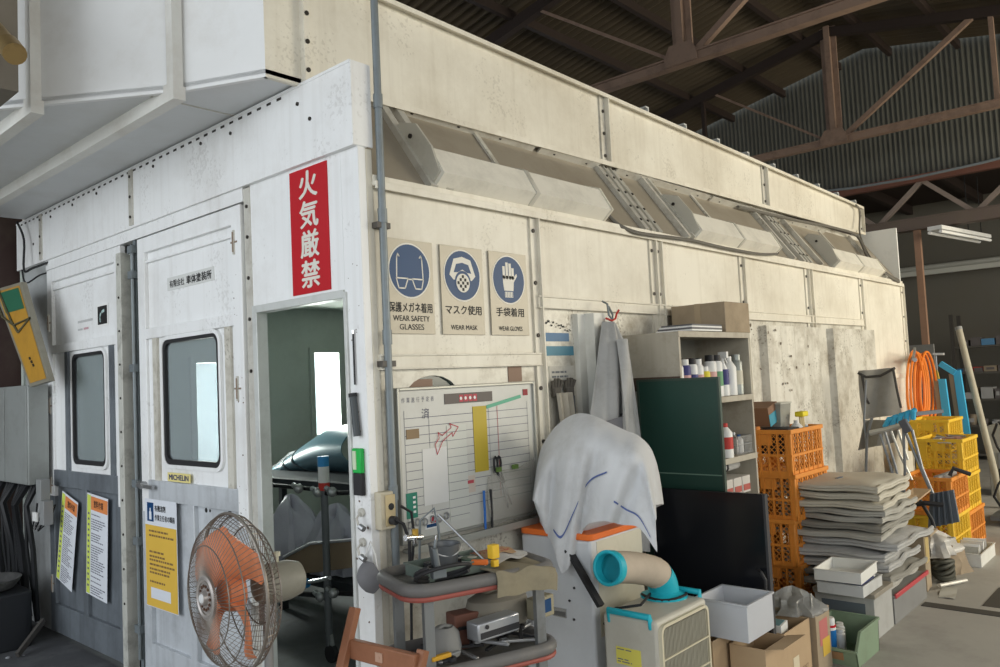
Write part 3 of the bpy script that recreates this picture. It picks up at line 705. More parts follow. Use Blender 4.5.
# ------------------------------------------------------------------ planning board
t = thing('planning_board', 'white planning board with ruled lines and paper slips on the booth side wall', 'whiteboard', (.125, -.012, .95))
BW, BH = .875, .625
f = fside(0, 0, -.018)
b = MB(); b.box((0, -.017, 0), (BW, 0, BH)); b.build('panel', M('board_white', (.60, .60, .56), .35, dirt=.25, dcol=(.4, .38, .32), scale=7), t)
b = MB()
for a, c in (((-.012, -.03, -.012), (0, 0, BH + .012)), ((BW, -.03, -.012), (BW + .012, 0, BH + .012)), ((0, -.03, BH), (BW, 0, BH + .012)), ((0, -.03, -.012), (BW, 0, 0))): b.box(a, c)
b.build('frame', M('board_frame', (.40, .40, .36), .4, .4), t, bevel=.003)
b = MB(); b.box((-.0, -.08, -.045), (BW, -.012, -.03)); b.box((0, -.085, -.045), (BW, -.08, -.015)); b.build('pen_tray', M('board_frame', ()), t)
b = MB()
for k in range(12): rectp(b, f, .03, BH - .12 - k * .037, BW - .04, BH - .1175 - k * .037, 1, 0)
for u in (.03, .17, .55, .83): rectp(b, f, u, .03, u + .002, BH - .085, 1, 0)
rectp(b, f, .61, .1, .613, BH - .09, 1, 1)
[signtext(b, ch, f, .02 + .028 * k, BH - .052, .018, .022, 1, 0) for k, ch in enumerate('作業進行予定表')]
stroke(b, f, [(.2, .385), (.225, .41), (.22, .435), (.245, .42), (.30, .45), (.292, .468), (.345, .45), (.308, .41), (.306, .428), (.245, .395), (.21, .34), (.2, .385)], .004, 10, 1)
signtext(b, '済', f, .13, BH - .125, .045, .045, 2, 0)
b.build('writing', [INKG, M('marker_red', (.5, .08, .10), .6)], t, smooth=0)
def onboard(name, lab, cat, u, v, w, h, m, grp=None, thick=.002, k=3, extra=None):
    o = thing(name, lab, cat, (.125 + u, -.032, .95 + v), group=grp)
    bb = MB(); bb.box((0, 0, 0), (w, thick, h)); bb.build('sheet', m, o)
    if extra:
        b2 = MB(); extra(b2, fside(0, 0, -.001)); b2.build('print', [INKG, M('marker_red', ()), PAPER, BLUE], o, smooth=0)
    return o
onboard('yellow_strip', 'long vertical mustard yellow magnetic strip on the planning board', 'magnet', .445, .235, .09, .30, M('mustard', (.50, .38, .04), .5))
onboard('red_white_label_bar', 'dark bar with red and white tabs along the top of the board', 'magnet', .27, BH - .07, .31, .045, M('bar_brown', (.13, .11, .10), .5),
        extra=lambda b2, f2: [rectp(b2, f2, .09 + k * .03, .006, .115 + k * .03, .038, 1, 1) for k in range(4)] + [disc(b2, f2, .10 + .03 * k, .022, .008, 2, 2, 8) for k in range(4)])
o = onboard('green_strip', 'pale green tape strip slanting up to the right across the board top', 'tape', .54, BH - .105, .25, .016, M('mint', (.13, .42, .28), .5)); o.rotation_euler = (0, math.radians(-9), 0)
onboard('paper_slip', 'blank white paper slip hanging left of the yellow strip', 'paper', .125, .13, .145, .24, M('slip_white', (.70, .70, .68), .6))
onboard('paper_slip', 'wide white ruled paper slip in the middle of the board under the red arrow', 'paper', .275, .04, .12, .42, M('slip_pale', (.62, .63, .58), .6), extra=lambda b2, f2: [rectp(b2, f2, 0, .02 + k * .037, .12, .022 + k * .037, 1, 0) for k in range(11)])
onboard('green_card', 'small dark green card clipped low on the left of the board', 'card', .025, .09, .06, .105, M('card_green', (.03, .22, .15), .5), extra=lambda b2, f2: [rectp(b2, f2, .035, .02 + k * .02, .05, .03 + k * .02, 1, 2) for k in range(4)])
onboard('pink_blue_card', 'small square picture card with blue and pink below the blank slip', 'card', .125, .03, .07, .06, PAPER, extra=lambda b2, f2: [rectp(b2, f2, .006, .006, .064, .02, 1, 3), rectp(b2, f2, .03, .022, .06, .05, 1, 1)])
onboard('pink_note', 'small pale note with pink print under the wide slip', 'note', .38, .15, .06, .075, M('note_pale', (.6, .52, .45), .6), extra=lambda b2, f2: [rectp(b2, f2, .01, .04, .05, .055, 1, 1)])
onboard('red_magnet', 'small dark red square magnet in the top right corner of the board', 'magnet', BW - .07, BH - .055, .035, .03, M('magnet_red', (.28, .02, .03), .5))
onboard('photo_magnet', 'small brown bordered photo magnet near the board top left', 'magnet', .04, BH - .205, .07, .04, M('magnet_tan', (.25, .17, .09), .5))
b = MB()
for k in range(6):
    o = thing('binder_clip', 'round steel clips in a row along the bottom of the planning board', 'clip', (.16 + k * .042, -.034, 1.015 + .006 * (k % 2)), group='round clips along the board bottom')
    b = MB(); b.tube([(.012 * math.cos(a), -.006, .014 * math.sin(a)) for a in [2 * PI * q / 10 for q in range(10)]], .0035, 6, closed=True); b.build('ring', STEEL, o)
# scissors, pens
t = thing('scissors', 'black handled scissors hanging over the lower right of the board', 'scissors', (.70, -.05, 1.21))
b = MB()
for s in (-1, 1): b.tube([(s * .012 + .012 * math.cos(a), 0, .0 + .035 * math.sin(a)) for a in [2 * PI * q / 12 for q in range(12)]], .005, 6, closed=True)
b.bar((-.012, 0, -.03), (.03, 0, -.09), .012, .008, (0, 1, 0)); b.bar((.012, 0, -.03), (.04, 0, -.09), .012, .008, (0, 1, 0)); b.build('handles', RUBBER, t)
b = MB(); b.bar((.03, 0, -.09), (.085, 0, -.2), .009, .004, (0, 1, 0)); b.bar((.035, .004, -.09), (.06, 0, -.21), .009, .004, (0, 1, 0)); b.build('blades', CHROME, t)
for x, m_, lab in ((.59, M('pen_blue', (.03, .15, .5), .4), 'blue pen hanging upright below the yellow strip'), (.635, RUBBER, 'black pen hanging upright beside the blue pen')):
    b = MB(); b.cyl((x, -.06, .93), (x + .01, -.05, 1.10), .006, 8); b.cyl((x, -.06, .93), (x - .002, -.061, .915), .004, 8, r2=.001); tag(b.build('pen', m_), lab, 'pen')
# bag of clear plastic hooked on the board
t = thing('plastic_bag', 'crumpled clear plastic bag hanging on the lower right corner of the board', 'bag', (.80, -.05, 1.06))
b = MB(); b.grid(lambda u, v: ((u - .5) * .36 * (1 - .25 * abs(v - .5)), -.03 * math.sin(PI * v) * math.sin(PI * u) - .008 * math.sin(9 * u + 5 * v), (v - .5) * .24 + .05 * (u - .5) + .012 * math.sin(7 * u)), 14, 10, thick=.002)
b.build('bag', M('clear_film', (.55, .53, .47), .12, alpha=.3, spec=.9, bump=.8, scale=40), t)
for u in (-.1, .02):
    b = MB(); b.box((u - .015, -.012, .115), (u + .015, .004, .135)); b.build('clip', M('clip_green', (.12, .2, .05), .5), t)

# conduit pipe at the corner with outlet
t = thing('conduit_pipe', 'grey vertical conduit pipe running up the booth corner past the roof', 'pipe', (.078, -.035, 0))
b = MB(); b.cyl((0, 0, 0), (0, 0, 6.0 - .2), .0165, 14); b.build('pipe', PIPE, t)
for z in (2.80, 2.31, 1.80, 1.16, 3.6):
    b = MB(); b.cyl((0, 0, z - .03), (0, 0, z + .03), .0205, 14); b.build('coupling', PIPE, t)
for z in (2.27, 1.69):
    b = MB(); b.box((-.035, -.008, z - .012), (.035, .036, z + .012)); b.build('clamp', M('clamp_dark', (.10, .09, .08), .5), t)
t = thing('wall_socket', 'cream double wall socket on the corner post beside the conduit pipe', 'socket', (.02, -.004, 1.02))
b = MB(); b.box((-.02, -.045, 0), (.055, 0, .15)); b.build('box', M('socket_cream', (.55, .50, .38), .5, dirt=.3), t, bevel=.004)
b = MB(); b.box((.0, -.052, .012), (.05, -.045, .138)); b.build('cover', M('socket_yellowed', (.58, .47, .27), .5), t, bevel=.003)
b = MB(); b.cyl((.026, -.05, .035), (.026, -.078, .035), .018, 12); b.cyl((.026, -.05, .09), (.026, -.055, .09), .014, 12); b.build('plug', RUBBER, t)
b = MB(); b.tube([(.045, -.08, 1.06), (.07, -.10, 1.04), (.09, -.11, .97), (.085, -.11, .85), (.10, -.12, .80), (.2, -.13, .775), (.3, -.14, .80), (.42, -.13, .82)], .007, 8)
tag(b.build('power_cable', RUBBER), 'thick black power cable looping from the wall socket behind the trolley', 'cable')
b = MB(); b.tube([(.07, -.09, 1.11), (.115, -.10, 1.08), (.125, -.10, .98), (.10, -.10, .84), (.085, -.10, .5), (.08, -.10, .02)], .006, 8)
tag(b.build('power_cable', RUBBER), 'black power cable dropping straight down beside the conduit pipe', 'cable')

# things hung on the door jamb
def jam(name, lab, cat, loc): return thing(name, lab, cat, loc)
t = jam('inspection_light', 'black and green work light clipped to the white doorway jamb', 'work light', (-.030, .045, 1.16))
b = MB(); b.box((-.012, -.028, 0), (.007, .028, .09)); b.build('grip', RUBBER, t, bevel=.004)
b = MB(); b.box((-.013, -.028, .09), (.007, .028, .19)); b.build('body', M('lamp_green', (.02, .45, .08), .4), t, bevel=.004)
b = MB(); b.box((-.016, .0, .105), (-.012, .02, .18)); b.build('lens', M('lens_pale', (.6, .7, .5), .3), t)
t = jam('marker_holder', 'grey cylindrical holder hanging high on the doorway jamb', 'holder', (-.038, .04, 1.40))
b = MB(); b.cyl((0, .0, 0), (0, .018, .16), .015, 12); b.build('tube', M('holder_grey', (.07, .08, .085), .4), t)
b = MB(); b.cyl((0, .018, .16), (0, .02, .175), .018, 12); b.build('cap', RUBBER, t)
t = jam('thin_rod', 'thin black rod hooked on the jamb above the grey holder', 'rod', (-.028, .055, 1.61))
b = MB(); b.cyl((0, 0, 0), (0, 0, .21), .004, 8); b.build('shaft', RUBBER, t); b = MB(); b.cyl((0, 0, .21), (0, 0, .225), .006, 8); b.build('tip', CHROME, t)
for z in (1.09, .97):
    t = jam('key_hook', 'small metal hook on the doorway jamb, %s of two' % ('upper' if z > 1 else 'lower'), 'hook', (-.022, .045, z))
    b = MB(); b.cyl((0, 0, 0), (-.01, 0, 0), .018, 10); b.tube([(-.01, 0, 0), (-.03, 0, -.02), (-.03, -.01, -.045), (-.015, -.015, -.05)], .005, 6); b.build('hook', GALV, t)
    b = MB(); b.cyl((-.03, -.02, -.05), (-.03, -.045, -.06), .012, 8); b.build('keys', STEEL, t)
t = jam('dust_mask', 'grey cup dust mask hanging by its strap from the jamb near the chair', 'mask', (-.04, -.01, .84))
b = MB(); b.grid(lambda u, v: (-.045 * math.sin(PI * u) * math.sin(PI * v) ** .7, (u - .5) * .15 * (.35 + .65 * math.sin(PI * v)), (v - .5) * .12), 12, 12, thick=.003); b.build('cup', M('mask_grey', (.20, .20, .21), .8, dirt=.3), t)
b = MB(); b.tube([(0, .06, 0), (.01, .03, .09), (.01, 0, .14), (.01, -.03, .09), (0, -.06, 0)], .003, 6); b.build('strap', WHITE, t)

# ------------------------------------------------------------------ fan
t = thing('industrial_fan', 'large dusty floor fan with orange blades standing before the doorway', 'fan', (-.727, -.177, 0), rz=-5)
hz = .96; R0 = .25
STL = M('fan_wire', (.22, .20, .175), .4, .5, dirt=.5, dcol=(.18, .12, .08), scale=20)
BLD = M('fan_orange', (.66, .22, .10), .45, dirt=.6, dcol=(.28, .13, .07), scale=9, lo=.45, hi=.7)
b = MB()
b.tube([(0, R0 * math.cos(a), hz + R0 * math.sin(a)) for a in [2 * PI * k / 40 for k in range(40)]], .0055, 8, closed=True)
NW = 84
for k in range(NW):
    a = 2 * PI * k / NW
    pr = [(-.088, .05), (-.088, .10), (-.080, .16), (-.055, .215), (-.02, .243), (0, .25)]
    b.tube([(x, r * math.cos(a + (.25 - r) * 1.1), hz + r * math.sin(a + (.25 - r) * 1.1)) for x, r in pr], .0012, 4, caps=False)
for r, x in ((.16, -.080), (.215, -.055)): b.tube([(x, r * math.cos(a), hz + r * math.sin(a)) for a in [2 * PI * k / 36 for k in range(36)]], .0022, 5, closed=True)
b.build('front_guard', STL, t)
b = MB()
for k in range(60):
    a = 2 * PI * k / 60
    b.tube([(x, r * math.cos(a), hz + r * math.sin(a)) for x, r in ((.075, .06), (.085, .12), (.07, .2), (.03, .24), (0, .25))], .0013, 4, caps=False)
for r, x in ((.12, .085), (.2, .07), (.24, .03)): b.tube([(x, r * math.cos(a), hz + r * math.sin(a)) for a in [2 * PI * k / 36 for k in range(36)]], .0025, 5, closed=True)
b.build('rear_guard', STL, t)
b = MB()
n = 40
prof = [(.058, -.004), (.062, .004), (.045, .010), (.0, .012)]
b.lathe([(.0001, .02), (.02, .02), (.024, .008), (.05, .006), (.06, .012), (.07, .008), (.07, 0)], (-.080, 0, hz), (-1, 0, 0), 30)
o_ = b.build('guard_badge', M('badge_steel', (.36, .33, .31), .35, .4, dirt=.4), t)
b = MB(); b.lathe([(.0001, .025), (.012, .024), (.017, .018)], (-.080, 0, hz), (-1, 0, 0), 16); b.build('badge_centre', M('badge_pale', (.65, .66, .66), .4), o_)
b = MB()
for k in range(14):
    a = 2 * PI * k / 14; b.cyl((-.091, .037 * math.cos(a), hz + .037 * math.sin(a)), (-.088, .037 * math.cos(a), hz + .037 * math.sin(a)), .005, 8)
b.build('badge_holes', M('hole_dark', (.1, .05, .03), .6), o_)
b = MB(); b.lathe([(.0001, .035), (.035, .033), (.055, .02), (.06, 0), (.06, -.03), (.0001, -.03)], (-.005, 0, hz), (-1, 0, 0), 24); hub = b.build('hub', BLD, t)
for k, a0 in enumerate((28, 118, 208, 298)):
    b = MB()
    def bl(u, v, a0=a0):
        r = .05 + .175 * u; half = 18 + 17 * math.sin(PI * min(1, u * 1.0) * .55)
        if u > .75: half *= math.sqrt(max(.02, 1 - ((u - .75) / .26) ** 2))
        a = math.radians(a0 + (v - .5) * 2 * half + 16 * u)
        return (.035 * (v - .5) * 2 * (1 - .3 * u) - .01, r * math.cos(a), hz + r * math.sin(a))
    b.grid(bl, 14, 14, thick=.004); b.build('blade', BLD, t)
b = MB(); b.lathe([(.0001, 0), (.05, 0), (.062, .015), (.066, .05), (.066, .11), (.055, .15), (.03, .165), (.0001, .168)], (.085, 0, hz), (1, 0, 0), 28); mo = b.build('motor', M('motor_grey', (.25, .245, .205), .5, dirt=.4, dcol=(.12, .1, .07)), t)
b = MB(); b.cyl((.16, 0, hz + .06), (.16, 0, hz + .085), .005, 8); b.cyl((.16, 0, hz + .085), (.16, 0, hz + .10), .011, 8); b.build('swing_knob', M('knob_pale', (.55, .53, .4), .5), mo)
b = MB(); b.box((.10, -.02, hz - .13), (.14, .02, hz - .05)); b.cyl((.12, 0, .06), (.12, 0, hz - .1), .015, 12); b.cyl((.12, 0, .45), (.12, 0, .5), .022, 12); b.build('pole', M('pole_steel', (.35, .35, .35), .4, .6), t)
b = MB(); b.lathe([(.0001, .0), (.22, 0), (.22, .015), (.18, .03), (.04, .05), (.025, .09), (.0001, .09)], (.12, 0, 0), (0, 0, 1), 32); b.build('base', GREYP, t)
def at(px_, py_, ax, val):
    """where the sight line through a picture point meets the plane coordinate[ax] = val"""
    d = fw * FPX + R_ * (px_ - 500) - U_ * (py_ - 333.5)
    return CAM + d * ((val - CAM[ax]) / d[ax])

# ------------------------------------------------------------------ tool trolley
TR = thing('tool_trolley', 'worn two-tier tool trolley with bumper edged trays below the planning board', 'trolley', (-.245, -.497, 0), rz=-18.8)
TL, TD = .58, .34
TRAYM = M('tray_steel', (.22, .22, .21), .45, .5, dirt=.6, dcol=(.1, .08, .06), scale=14)
def tray(z, ln, dp, m, stripe, x0=0):
    b = MB(); lp = rrect(x0, 0, x0 + ln, dp, .08); b.prism([(p[0], p[1], z - .01) for p in lp], (0, 0, .01)); o = b.build('tray', TRAYM, TR)
    b = MB(); b.tube([(p[0], p[1], z + .01) for p in lp], .024, 10, closed=True); b.build('bumper', m, o)
    b = MB(); b.tube([(p[0] + (.004 if p[0] > x0 + ln / 2 else -.004), p[1] - .004, z - .018) for p in rrect(x0 - .004, -.004, x0 + ln + .004, dp + .004, .082)], .010, 8, closed=True); b.build('stripe', stripe, o)
BUMP = M('bumper_grey', (.16, .155, .15), .5, dirt=.4, dcol=(.3, .27, .22), scale=12)
REDB = M('bumper_red', (.34, .09, .07), .5, dirt=.4, dcol=(.15, .1, .08), scale=12)
tray(.88, TL, TD, BUMP, REDB); tray(.59, TL, TD, BUMP, REDB); tray(.2, TL, TD, BUMP, REDB)
for x, y in ((.07, .03), (.52, .03), (.07, TD - .03), (.52, TD - .03)):
    b = MB(); b.box((x - .018, y - .012, .1), (x + .018, y + .012, .88)); b.build('leg', M('leg_steel', (.26, .27, .27), .4, .5, dirt=.5, scale=14), TR)
    b = MB(); b.cyl((x, y - .012, .045), (x, y + .012, .045), .045, 14); b.build('caster', RUBBER, TR)
TM = Matrix.Translation((-.245, -.497, 0)) @ Matrix.Rotation(math.radians(-18.8), 4, 'Z')
def tl(x, y, z): return TM @ Vector((x, y, z))
def tthing(name, lab, cat, x, y, z, rz=0, grp=None): return thing(name, lab, cat, tl(x, y, z), rz=-18.8 + rz, group=grp)
# cloth folded over the right end
t = tthing('canvas_cloth', 'folded olive canvas laid over the right end of the top tray', 'cloth', .31, -.03, .9)
b = MB()
def cl(u, v):
    x = .25 * u; s = v * .42
    if s < .07: y, z = -.008 - .004 * math.sin(u * 9), -.07 + s
    else: y, z = (s - .07) * .85, .012 + .006 * math.sin(u * 11 + v * 6)
    if u > .85: z -= (u - .85) * .12
    return (x + .006 * math.sin(v * 7), y, z + .003 * math.sin(u * 14 + v * 3))
b.grid(cl, 24, 22, thick=.008); b.build('fabric', M('canvas_olive', (.27, .235, .16), .85, dirt=.4, dcol=(.14, .12, .08), scale=12, bump=.3), t)
# shallow green tray
t = tthing('parts_tray', 'shallow grey-green plastic tray on the trolley, full of small tools', 'tray', .09, .06, .90, 6)
b = MB(); L, D, H = .29, .17, .045
b.box((0, 0, 0), (L, D, .004))
for a, c in (((0, 0, 0), (L, .005, H)), ((0, D - .005, 0), (L, D, H)), ((0, 0, 0), (.005, D, H)), ((L - .005, 0, 0), (L, D, H)), ((-.006, -.006, H - .006), (L + .006, .005, H)), ((-.006, D - .005, H - .006), (L + .006, D + .006, H)), ((-.006, 0, H - .006), (.005, D, H)), ((L - .005, 0, H - .006), (L + .006, D, H))): b.box(a, c)
b.build('tub', M('tray_green', (.15, .19, .165), .5, dirt=.4, scale=12), t, bevel=.002)
t = tthing('tin_bucket', 'small dented grey bucket with wire handle standing in the tray', 'bucket', .20, .16, .906)
b = MB(); b.lathe([(.0001, 0), (.045, 0), (.058, .10), (.061, .102), (.056, .098), (.042, .008), (.0001, .006)], n=24); b.build('pail', M('pail_grey', (.13, .14, .15), .4, .4, dirt=.4, scale=20), t)
b = MB(); b.tube([(.058 * math.cos(a), -.02 - .03 * math.sin(a), .098 - .035 * math.sin(a)) for a in [PI * k / 12 for k in range(13)]], .003, 6); b.build('handle', STEEL, t)
t = tthing('tape_roll', 'green tape roll with dark core lying among the tools', 'tape', .31, .15, .92)
b = MB(); b.lathe([(.018, 0), (.042, 0), (.042, .022), (.018, .022), (.018, 0)], n=24); b.build('roll', M('tape_green', (.10, .16, .12), .5), t)
b = MB(); b.lathe([(.010, .002), (.018, .002), (.018, .024), (.010, .024)], n=20); b.build('core', M('core_pale', (.5, .5, .45), .6), t)
t = tthing('yellow_block', 'small bright yellow block on the tray edge', 'block', .345, .05, .945, 15)
b = MB(); b.box((0, 0, 0), (.035, .03, .05)); b.box((0.005, 0, -.03), (.03, .02, -.005)); b.build('block', YELLOW, t, bevel=.003)
t = tthing('orange_scraper', 'orange handled scraper lying in the green tray', 'scraper', .30, .07, .93, -40)
b = MB(); b.box((-.03, -.01, 0), (.03, .01, .018)); b.build('handle', M('scraper_orange', (.7, .16, .03), .5), t, bevel=.003); b = MB(); b.box((-.07, -.018, .006), (-.03, .018, .009)); b.build('blade', STEEL, t)
# printed paper bag
t = tthing('printed_packet', 'crumpled printed food packet lying on the canvas cloth', 'packet', .41, .17, .93, 14)
b = MB(); b.grid(lambda u, v: ((u - .5) * .22, (v - .5) * .15, .02 * math.sin(PI * u) * math.sin(PI * v) + .006 * math.sin(13 * u + 7 * v)), 16, 12, thick=.01); b.build('packet', M('packet_foil', (.55, .54, .52), .3, .3), t)
b = MB(); b.grid(lambda u, v: ((u - .5) * .15, (v - .5) * .10, .004 + .02 * math.sin(PI * (.2 + .6 * u)) * math.sin(PI * (.2 + .6 * v)) + .006 * math.sin(13 * (.16 + .68 * u) + 7 * (.16 + .66 * v))), 10, 8, thick=.002); b.build('print', M('packet_print', (.42, .27, .15), .5, dirt=.9, dcol=(.35, .04, .03), scale=40, lo=.5, hi=.55), t)
# loose metal tools: rods, clamps and spanners
def rod(name, lab, pts, r, m, grp=None):
    b = MB(); b.tube([tl(*p) for p in pts], r, 8); return tag(b.build(name, m), lab, name.replace('_', ' '), grp)
rod('steel_rod', 'long thin steel rod leaning across the tray to the board', [(.22, .24, 1.10), (.33, .06, .93)], .004, STEEL)
rod('bent_rod', 'bent hooked metal rod standing behind the bucket', [(.16, .30, .93), (.16, .28, 1.08), (.22, .28, 1.12), (.23, .27, 1.05), (.24, .28, .95)], .005, PIPE)
rod('air_hose', 'black air hose coiled at the left end of the trolley', [(.02 + .10 + .10 * math.cos(a), .00 + .07 * math.sin(a), .935 - .035 * math.sin(a) + .002 * a) for a in [k * .35 for k in range(30)]], .007, RUBBER)
t = tthing('spray_gun', 'grey spray gun head standing at the front left of the tray', 'spray gun', .10, -.005, .93)
b = MB(); b.box((-.025, -.015, 0), (.025, .015, .03)); b.cyl((0, 0, .03), (-.01, 0, .10), .010, 10); b.cyl((-.01, 0, .10), (-.005, 0, .13), .006, 8); b.build('body', M('gun_grey', (.18, .2, .21), .4, .4), t, bevel=.002)
b = MB(); b.cyl((-.005, 0, .13), (-.002, 0, .145), .003, 8); b.build('nozzle', CHROME, t)
t = tthing('hose_coupler', 'brass and steel hose coupler lying over the back of the trolley', 'coupler', .13, .26, 1.02, 20)
b = MB(); b.cyl((-.05, 0, .01), (.03, 0, 0), .012, 10); b.cyl((-.02, -.02, -.02), (.01, .02, .03), .009, 10); b.build('body', CHROME, t); b = MB(); b.cyl((0, 0, .0), (0, .0, .035), .012, 8); b.build('ring', M('brass', (.55, .33, .06), .35, .7), t)
for k in range(9):
    m_ = [STEEL, RUBBER, M('tool_dark', (.06, .06, .065), .4, .5), M('tool_navy', (.03, .05, .10), .5)][k % 4]
    t = tthing('hand_tool', 'dark hand tools heaped on the top tray between bucket and tape', 'tool', .13 + .025 * k, .13 + .09 * ((k * 37) % 10) / 10, .925 + .004 * (k % 3), (k * 67) % 180, 'dark hand tools on the top tray')
    b = MB(); b.bar((-.05, 0, 0), (.035, 0, 0), .014, .012); b.build('shank', m_, t, bevel=.002); b = MB(); b.lathe([(.006, -.006), (.016, -.006), (.016, .006), (.006, .006), (.006, -.006)], (.045, 0, 0), n=12); b.build('jaw', m_, t)
LT = [('grey_pouch', 'grey cloth pouch slumped at the left of the lower tray', 'pouch', .17, .12, .62, .11, .09, .10, M('pouch_grey', (.24, .24, .23), .8)),
      ('silver_sander', 'silver rectangular air sander lying on the lower tray', 'sander', .36, .10, .68, .20, .07, .045, M('sander_silver', (.52, .54, .57), .3, .6, dirt=.2)),
      ('brown_case', 'dark brown case behind the silver sander', 'case', .30, .22, .62, .12, .08, .11, M('case_brown', (.16, .07, .05), .6)),
      ('beige_bag', 'large beige bag filling the back of the lower tray', 'bag', .45, .23, .66, .26, .14, .12, M('bag_beige', (.24, .22, .18), .8)),
      ('blue_label_box', 'small box with dark blue label at the right end of the lower tray', 'box', .58, .12, .70, .11, .05, .06, M('box_khaki', (.32, .29, .2), .7))]
for n_, lab, cat, x, y, z, a, d, h, m_ in LT:
    t = tthing(n_, lab, cat, x, y, z, {'silver_sander': 12, 'blue_label_box': 18}.get(n_, 0))
    b = MB()
    if n_ in ('grey_pouch', 'beige_bag'):
        b.lathe([(.0001, 0), (.5, 0), (.55, .3), (.48, .8), (.3, 1.0), (.0001, .93)], n=20); b.xform(Matrix.Diagonal((a, d * 1.2, h, 1)))
        b.build('body', m_, t); b = MB(); b.tube([(-a * .25, 0, h * .95), (0, .0, h * 1.05), (a * .25, 0, h * .95)], .006, 6); b.build('seam', m_, t)
    else:
        b.box((-a / 2, -d / 2, -.02), (a / 2, d / 2, h)); b.build('body', m_, t, bevel=.006)
        b = MB()
        if n_ == 'blue_label_box': b.box((-a * .45, -d / 2 - .002, .0), (a * .3, -d / 2, h * .8)); b.build('label', BLUE, t)
        elif n_ == 'silver_sander': b.box((-a * .45, -d / 2 - .003, -.01), (a * .48, -d / 2, .012)); b.cyl((-a * .3, -d / 2 - .005, .028), (-a * .3, -d / 2, .028), .008, 8); b.build('trim', M('tool_dark', ()), t)
        else: b.box((-a * .4, -d / 2 - .004, h * .5), (a * .4, -d / 2, h * .6)); b.build('strap', RUBBER, t)
for k in range(14):
    t = tthing('spanner', 'dark spanners and sockets heaped on the lower tray', 'spanner', .10 + .034 * k, .05 + .16 * ((k * 53) % 10) / 10, .615 + .008 * (k % 4), (k * 71) % 180, 'spanners heaped on the lower tray')
    m_ = [M('tool_dark', ()), STEEL, RUBBER][k % 3]
    b = MB(); b.bar((-.06, 0, 0), (.05, 0, .01), .015, .010); b.build('shank', m_, t, bevel=.002); b = MB(); b.lathe([(.009, -.006), (.018, -.006), (.018, .008), (.009, .008), (.009, -.006)], (.06, 0, .01), n=10); b.build('ring', m_, t)
t = tthing('yellow_handled_cutter', 'yellow and black cutter at the left front of the lower tray', 'cutter', .12, .03, .65, 10)
b = MB(); b.bar((-.05, 0, 0), (.03, .0, 0), .022, .016); b.build('handle', M('amber', (.6, .33, .03), .5), t, bevel=.004); b = MB(); b.bar((.03, 0, 0), (.07, 0, 0), .015, .004); b.build('blade', STEEL, t)

# brown wooden folding chair
t = thing('wooden_chair', 'small brown wooden folding chair standing below the dust mask', 'chair', (-.47, -.60, 0), rz=4)
CW = .30
for s in (-1, 1):
    y = s * CW / 2
    b = MB(); b.bar((.035, y, .885 if s > 0 else .80), (-.30, y, .0), .025, .032, (0, 1, 0)); b.build('back_upright', WOODB, t, bevel=.003)
    b = MB(); b.bar((-.33, y * .85, .44), (.02, y * .85, 0), .022, .03, (0, 1, 0)); b.build('leg', WOODB, t, bevel=.003)
b = MB(); b.box((-.005, -CW / 2, .735), (.018, CW / 2, .795)); tr_ = b.build('backrest', WOODB, t, bevel=.004)
b = MB(); b.box((-.009, -.015, .75), (-.004, .015, .778)); b.cyl((-.011, 0, .764), (-.008, 0, .764), .006, 8); b.build('catch', M('catch_tan', (.45, .28, .2), .5), tr_)
b = MB(); b.box((-.40, -CW / 2, .435), (-.12, CW / 2, .455)); b.build('seat', WOODB, t, bevel=.003)

# ------------------------------------------------------------------ white machine with the towel
t = thing('white_washer_cabinet', 'white cabinet machine with orange rim, a striped towel draped over its hood', 'machine', (.81, -.48, 0))
MX, MY, MZ = .42, .40, .875
WHM = M('machine_white', (.60, .62, .64), .4, dirt=.25, dcol=(.4, .4, .4), scale=5)
b = MB(); b.box((0, 0, .02), (MX, MY, MZ)); b.build('cabinet', WHM, t, bevel=.012)
b = MB(); b.box((.045, -.002, .45), (MX - .01, .0, MZ - .01)); b.build('side_panel', CREAMP, t)
b = MB(); b.prism([(p[0], p[1], MZ) for p in rrect(-.008, -.008, MX + .008, MY + .008, .03)], (0, 0, .028)); b.build('rim', M('rim_orange', (.78, .17, .03), .4), t, bevel=.004)
b = MB(); b.box((.05, .06, MZ + .02), (MX - .05, MY - .06, MZ + .34)); b.build('hood', WHM, t, bevel=.03)
b = MB(); b.box((-.004, .15, .52), (0, .23, .56), 0); b.box((-.006, .155, .525), (-.003, .225, .545), 1); b.build('door_pull', [CHROME, M('pull_dark', (.2, .2, .2), .4, .6)], t)
b = MB()
for y, z in ((.13, .60), (.10, .66), (.26, .60), (.11, .52)): b.cyl((-.004, y, z), (0, y, z), .006, 8)
b.build('screw', M('tool_dark', ()), t)
b = MB(); p0 = at(572, 556, 0, .79); p1 = Vector((.76, -.555, .62)); b.bar(p0, p1, .03, .02); b.bar(p0 + Vector((.0, .03, .02)), p0, .035, .02)
tag(b.build('black_strap', RUBBER), 'flat black strap hanging from the towel down to the cooler', 'strap')

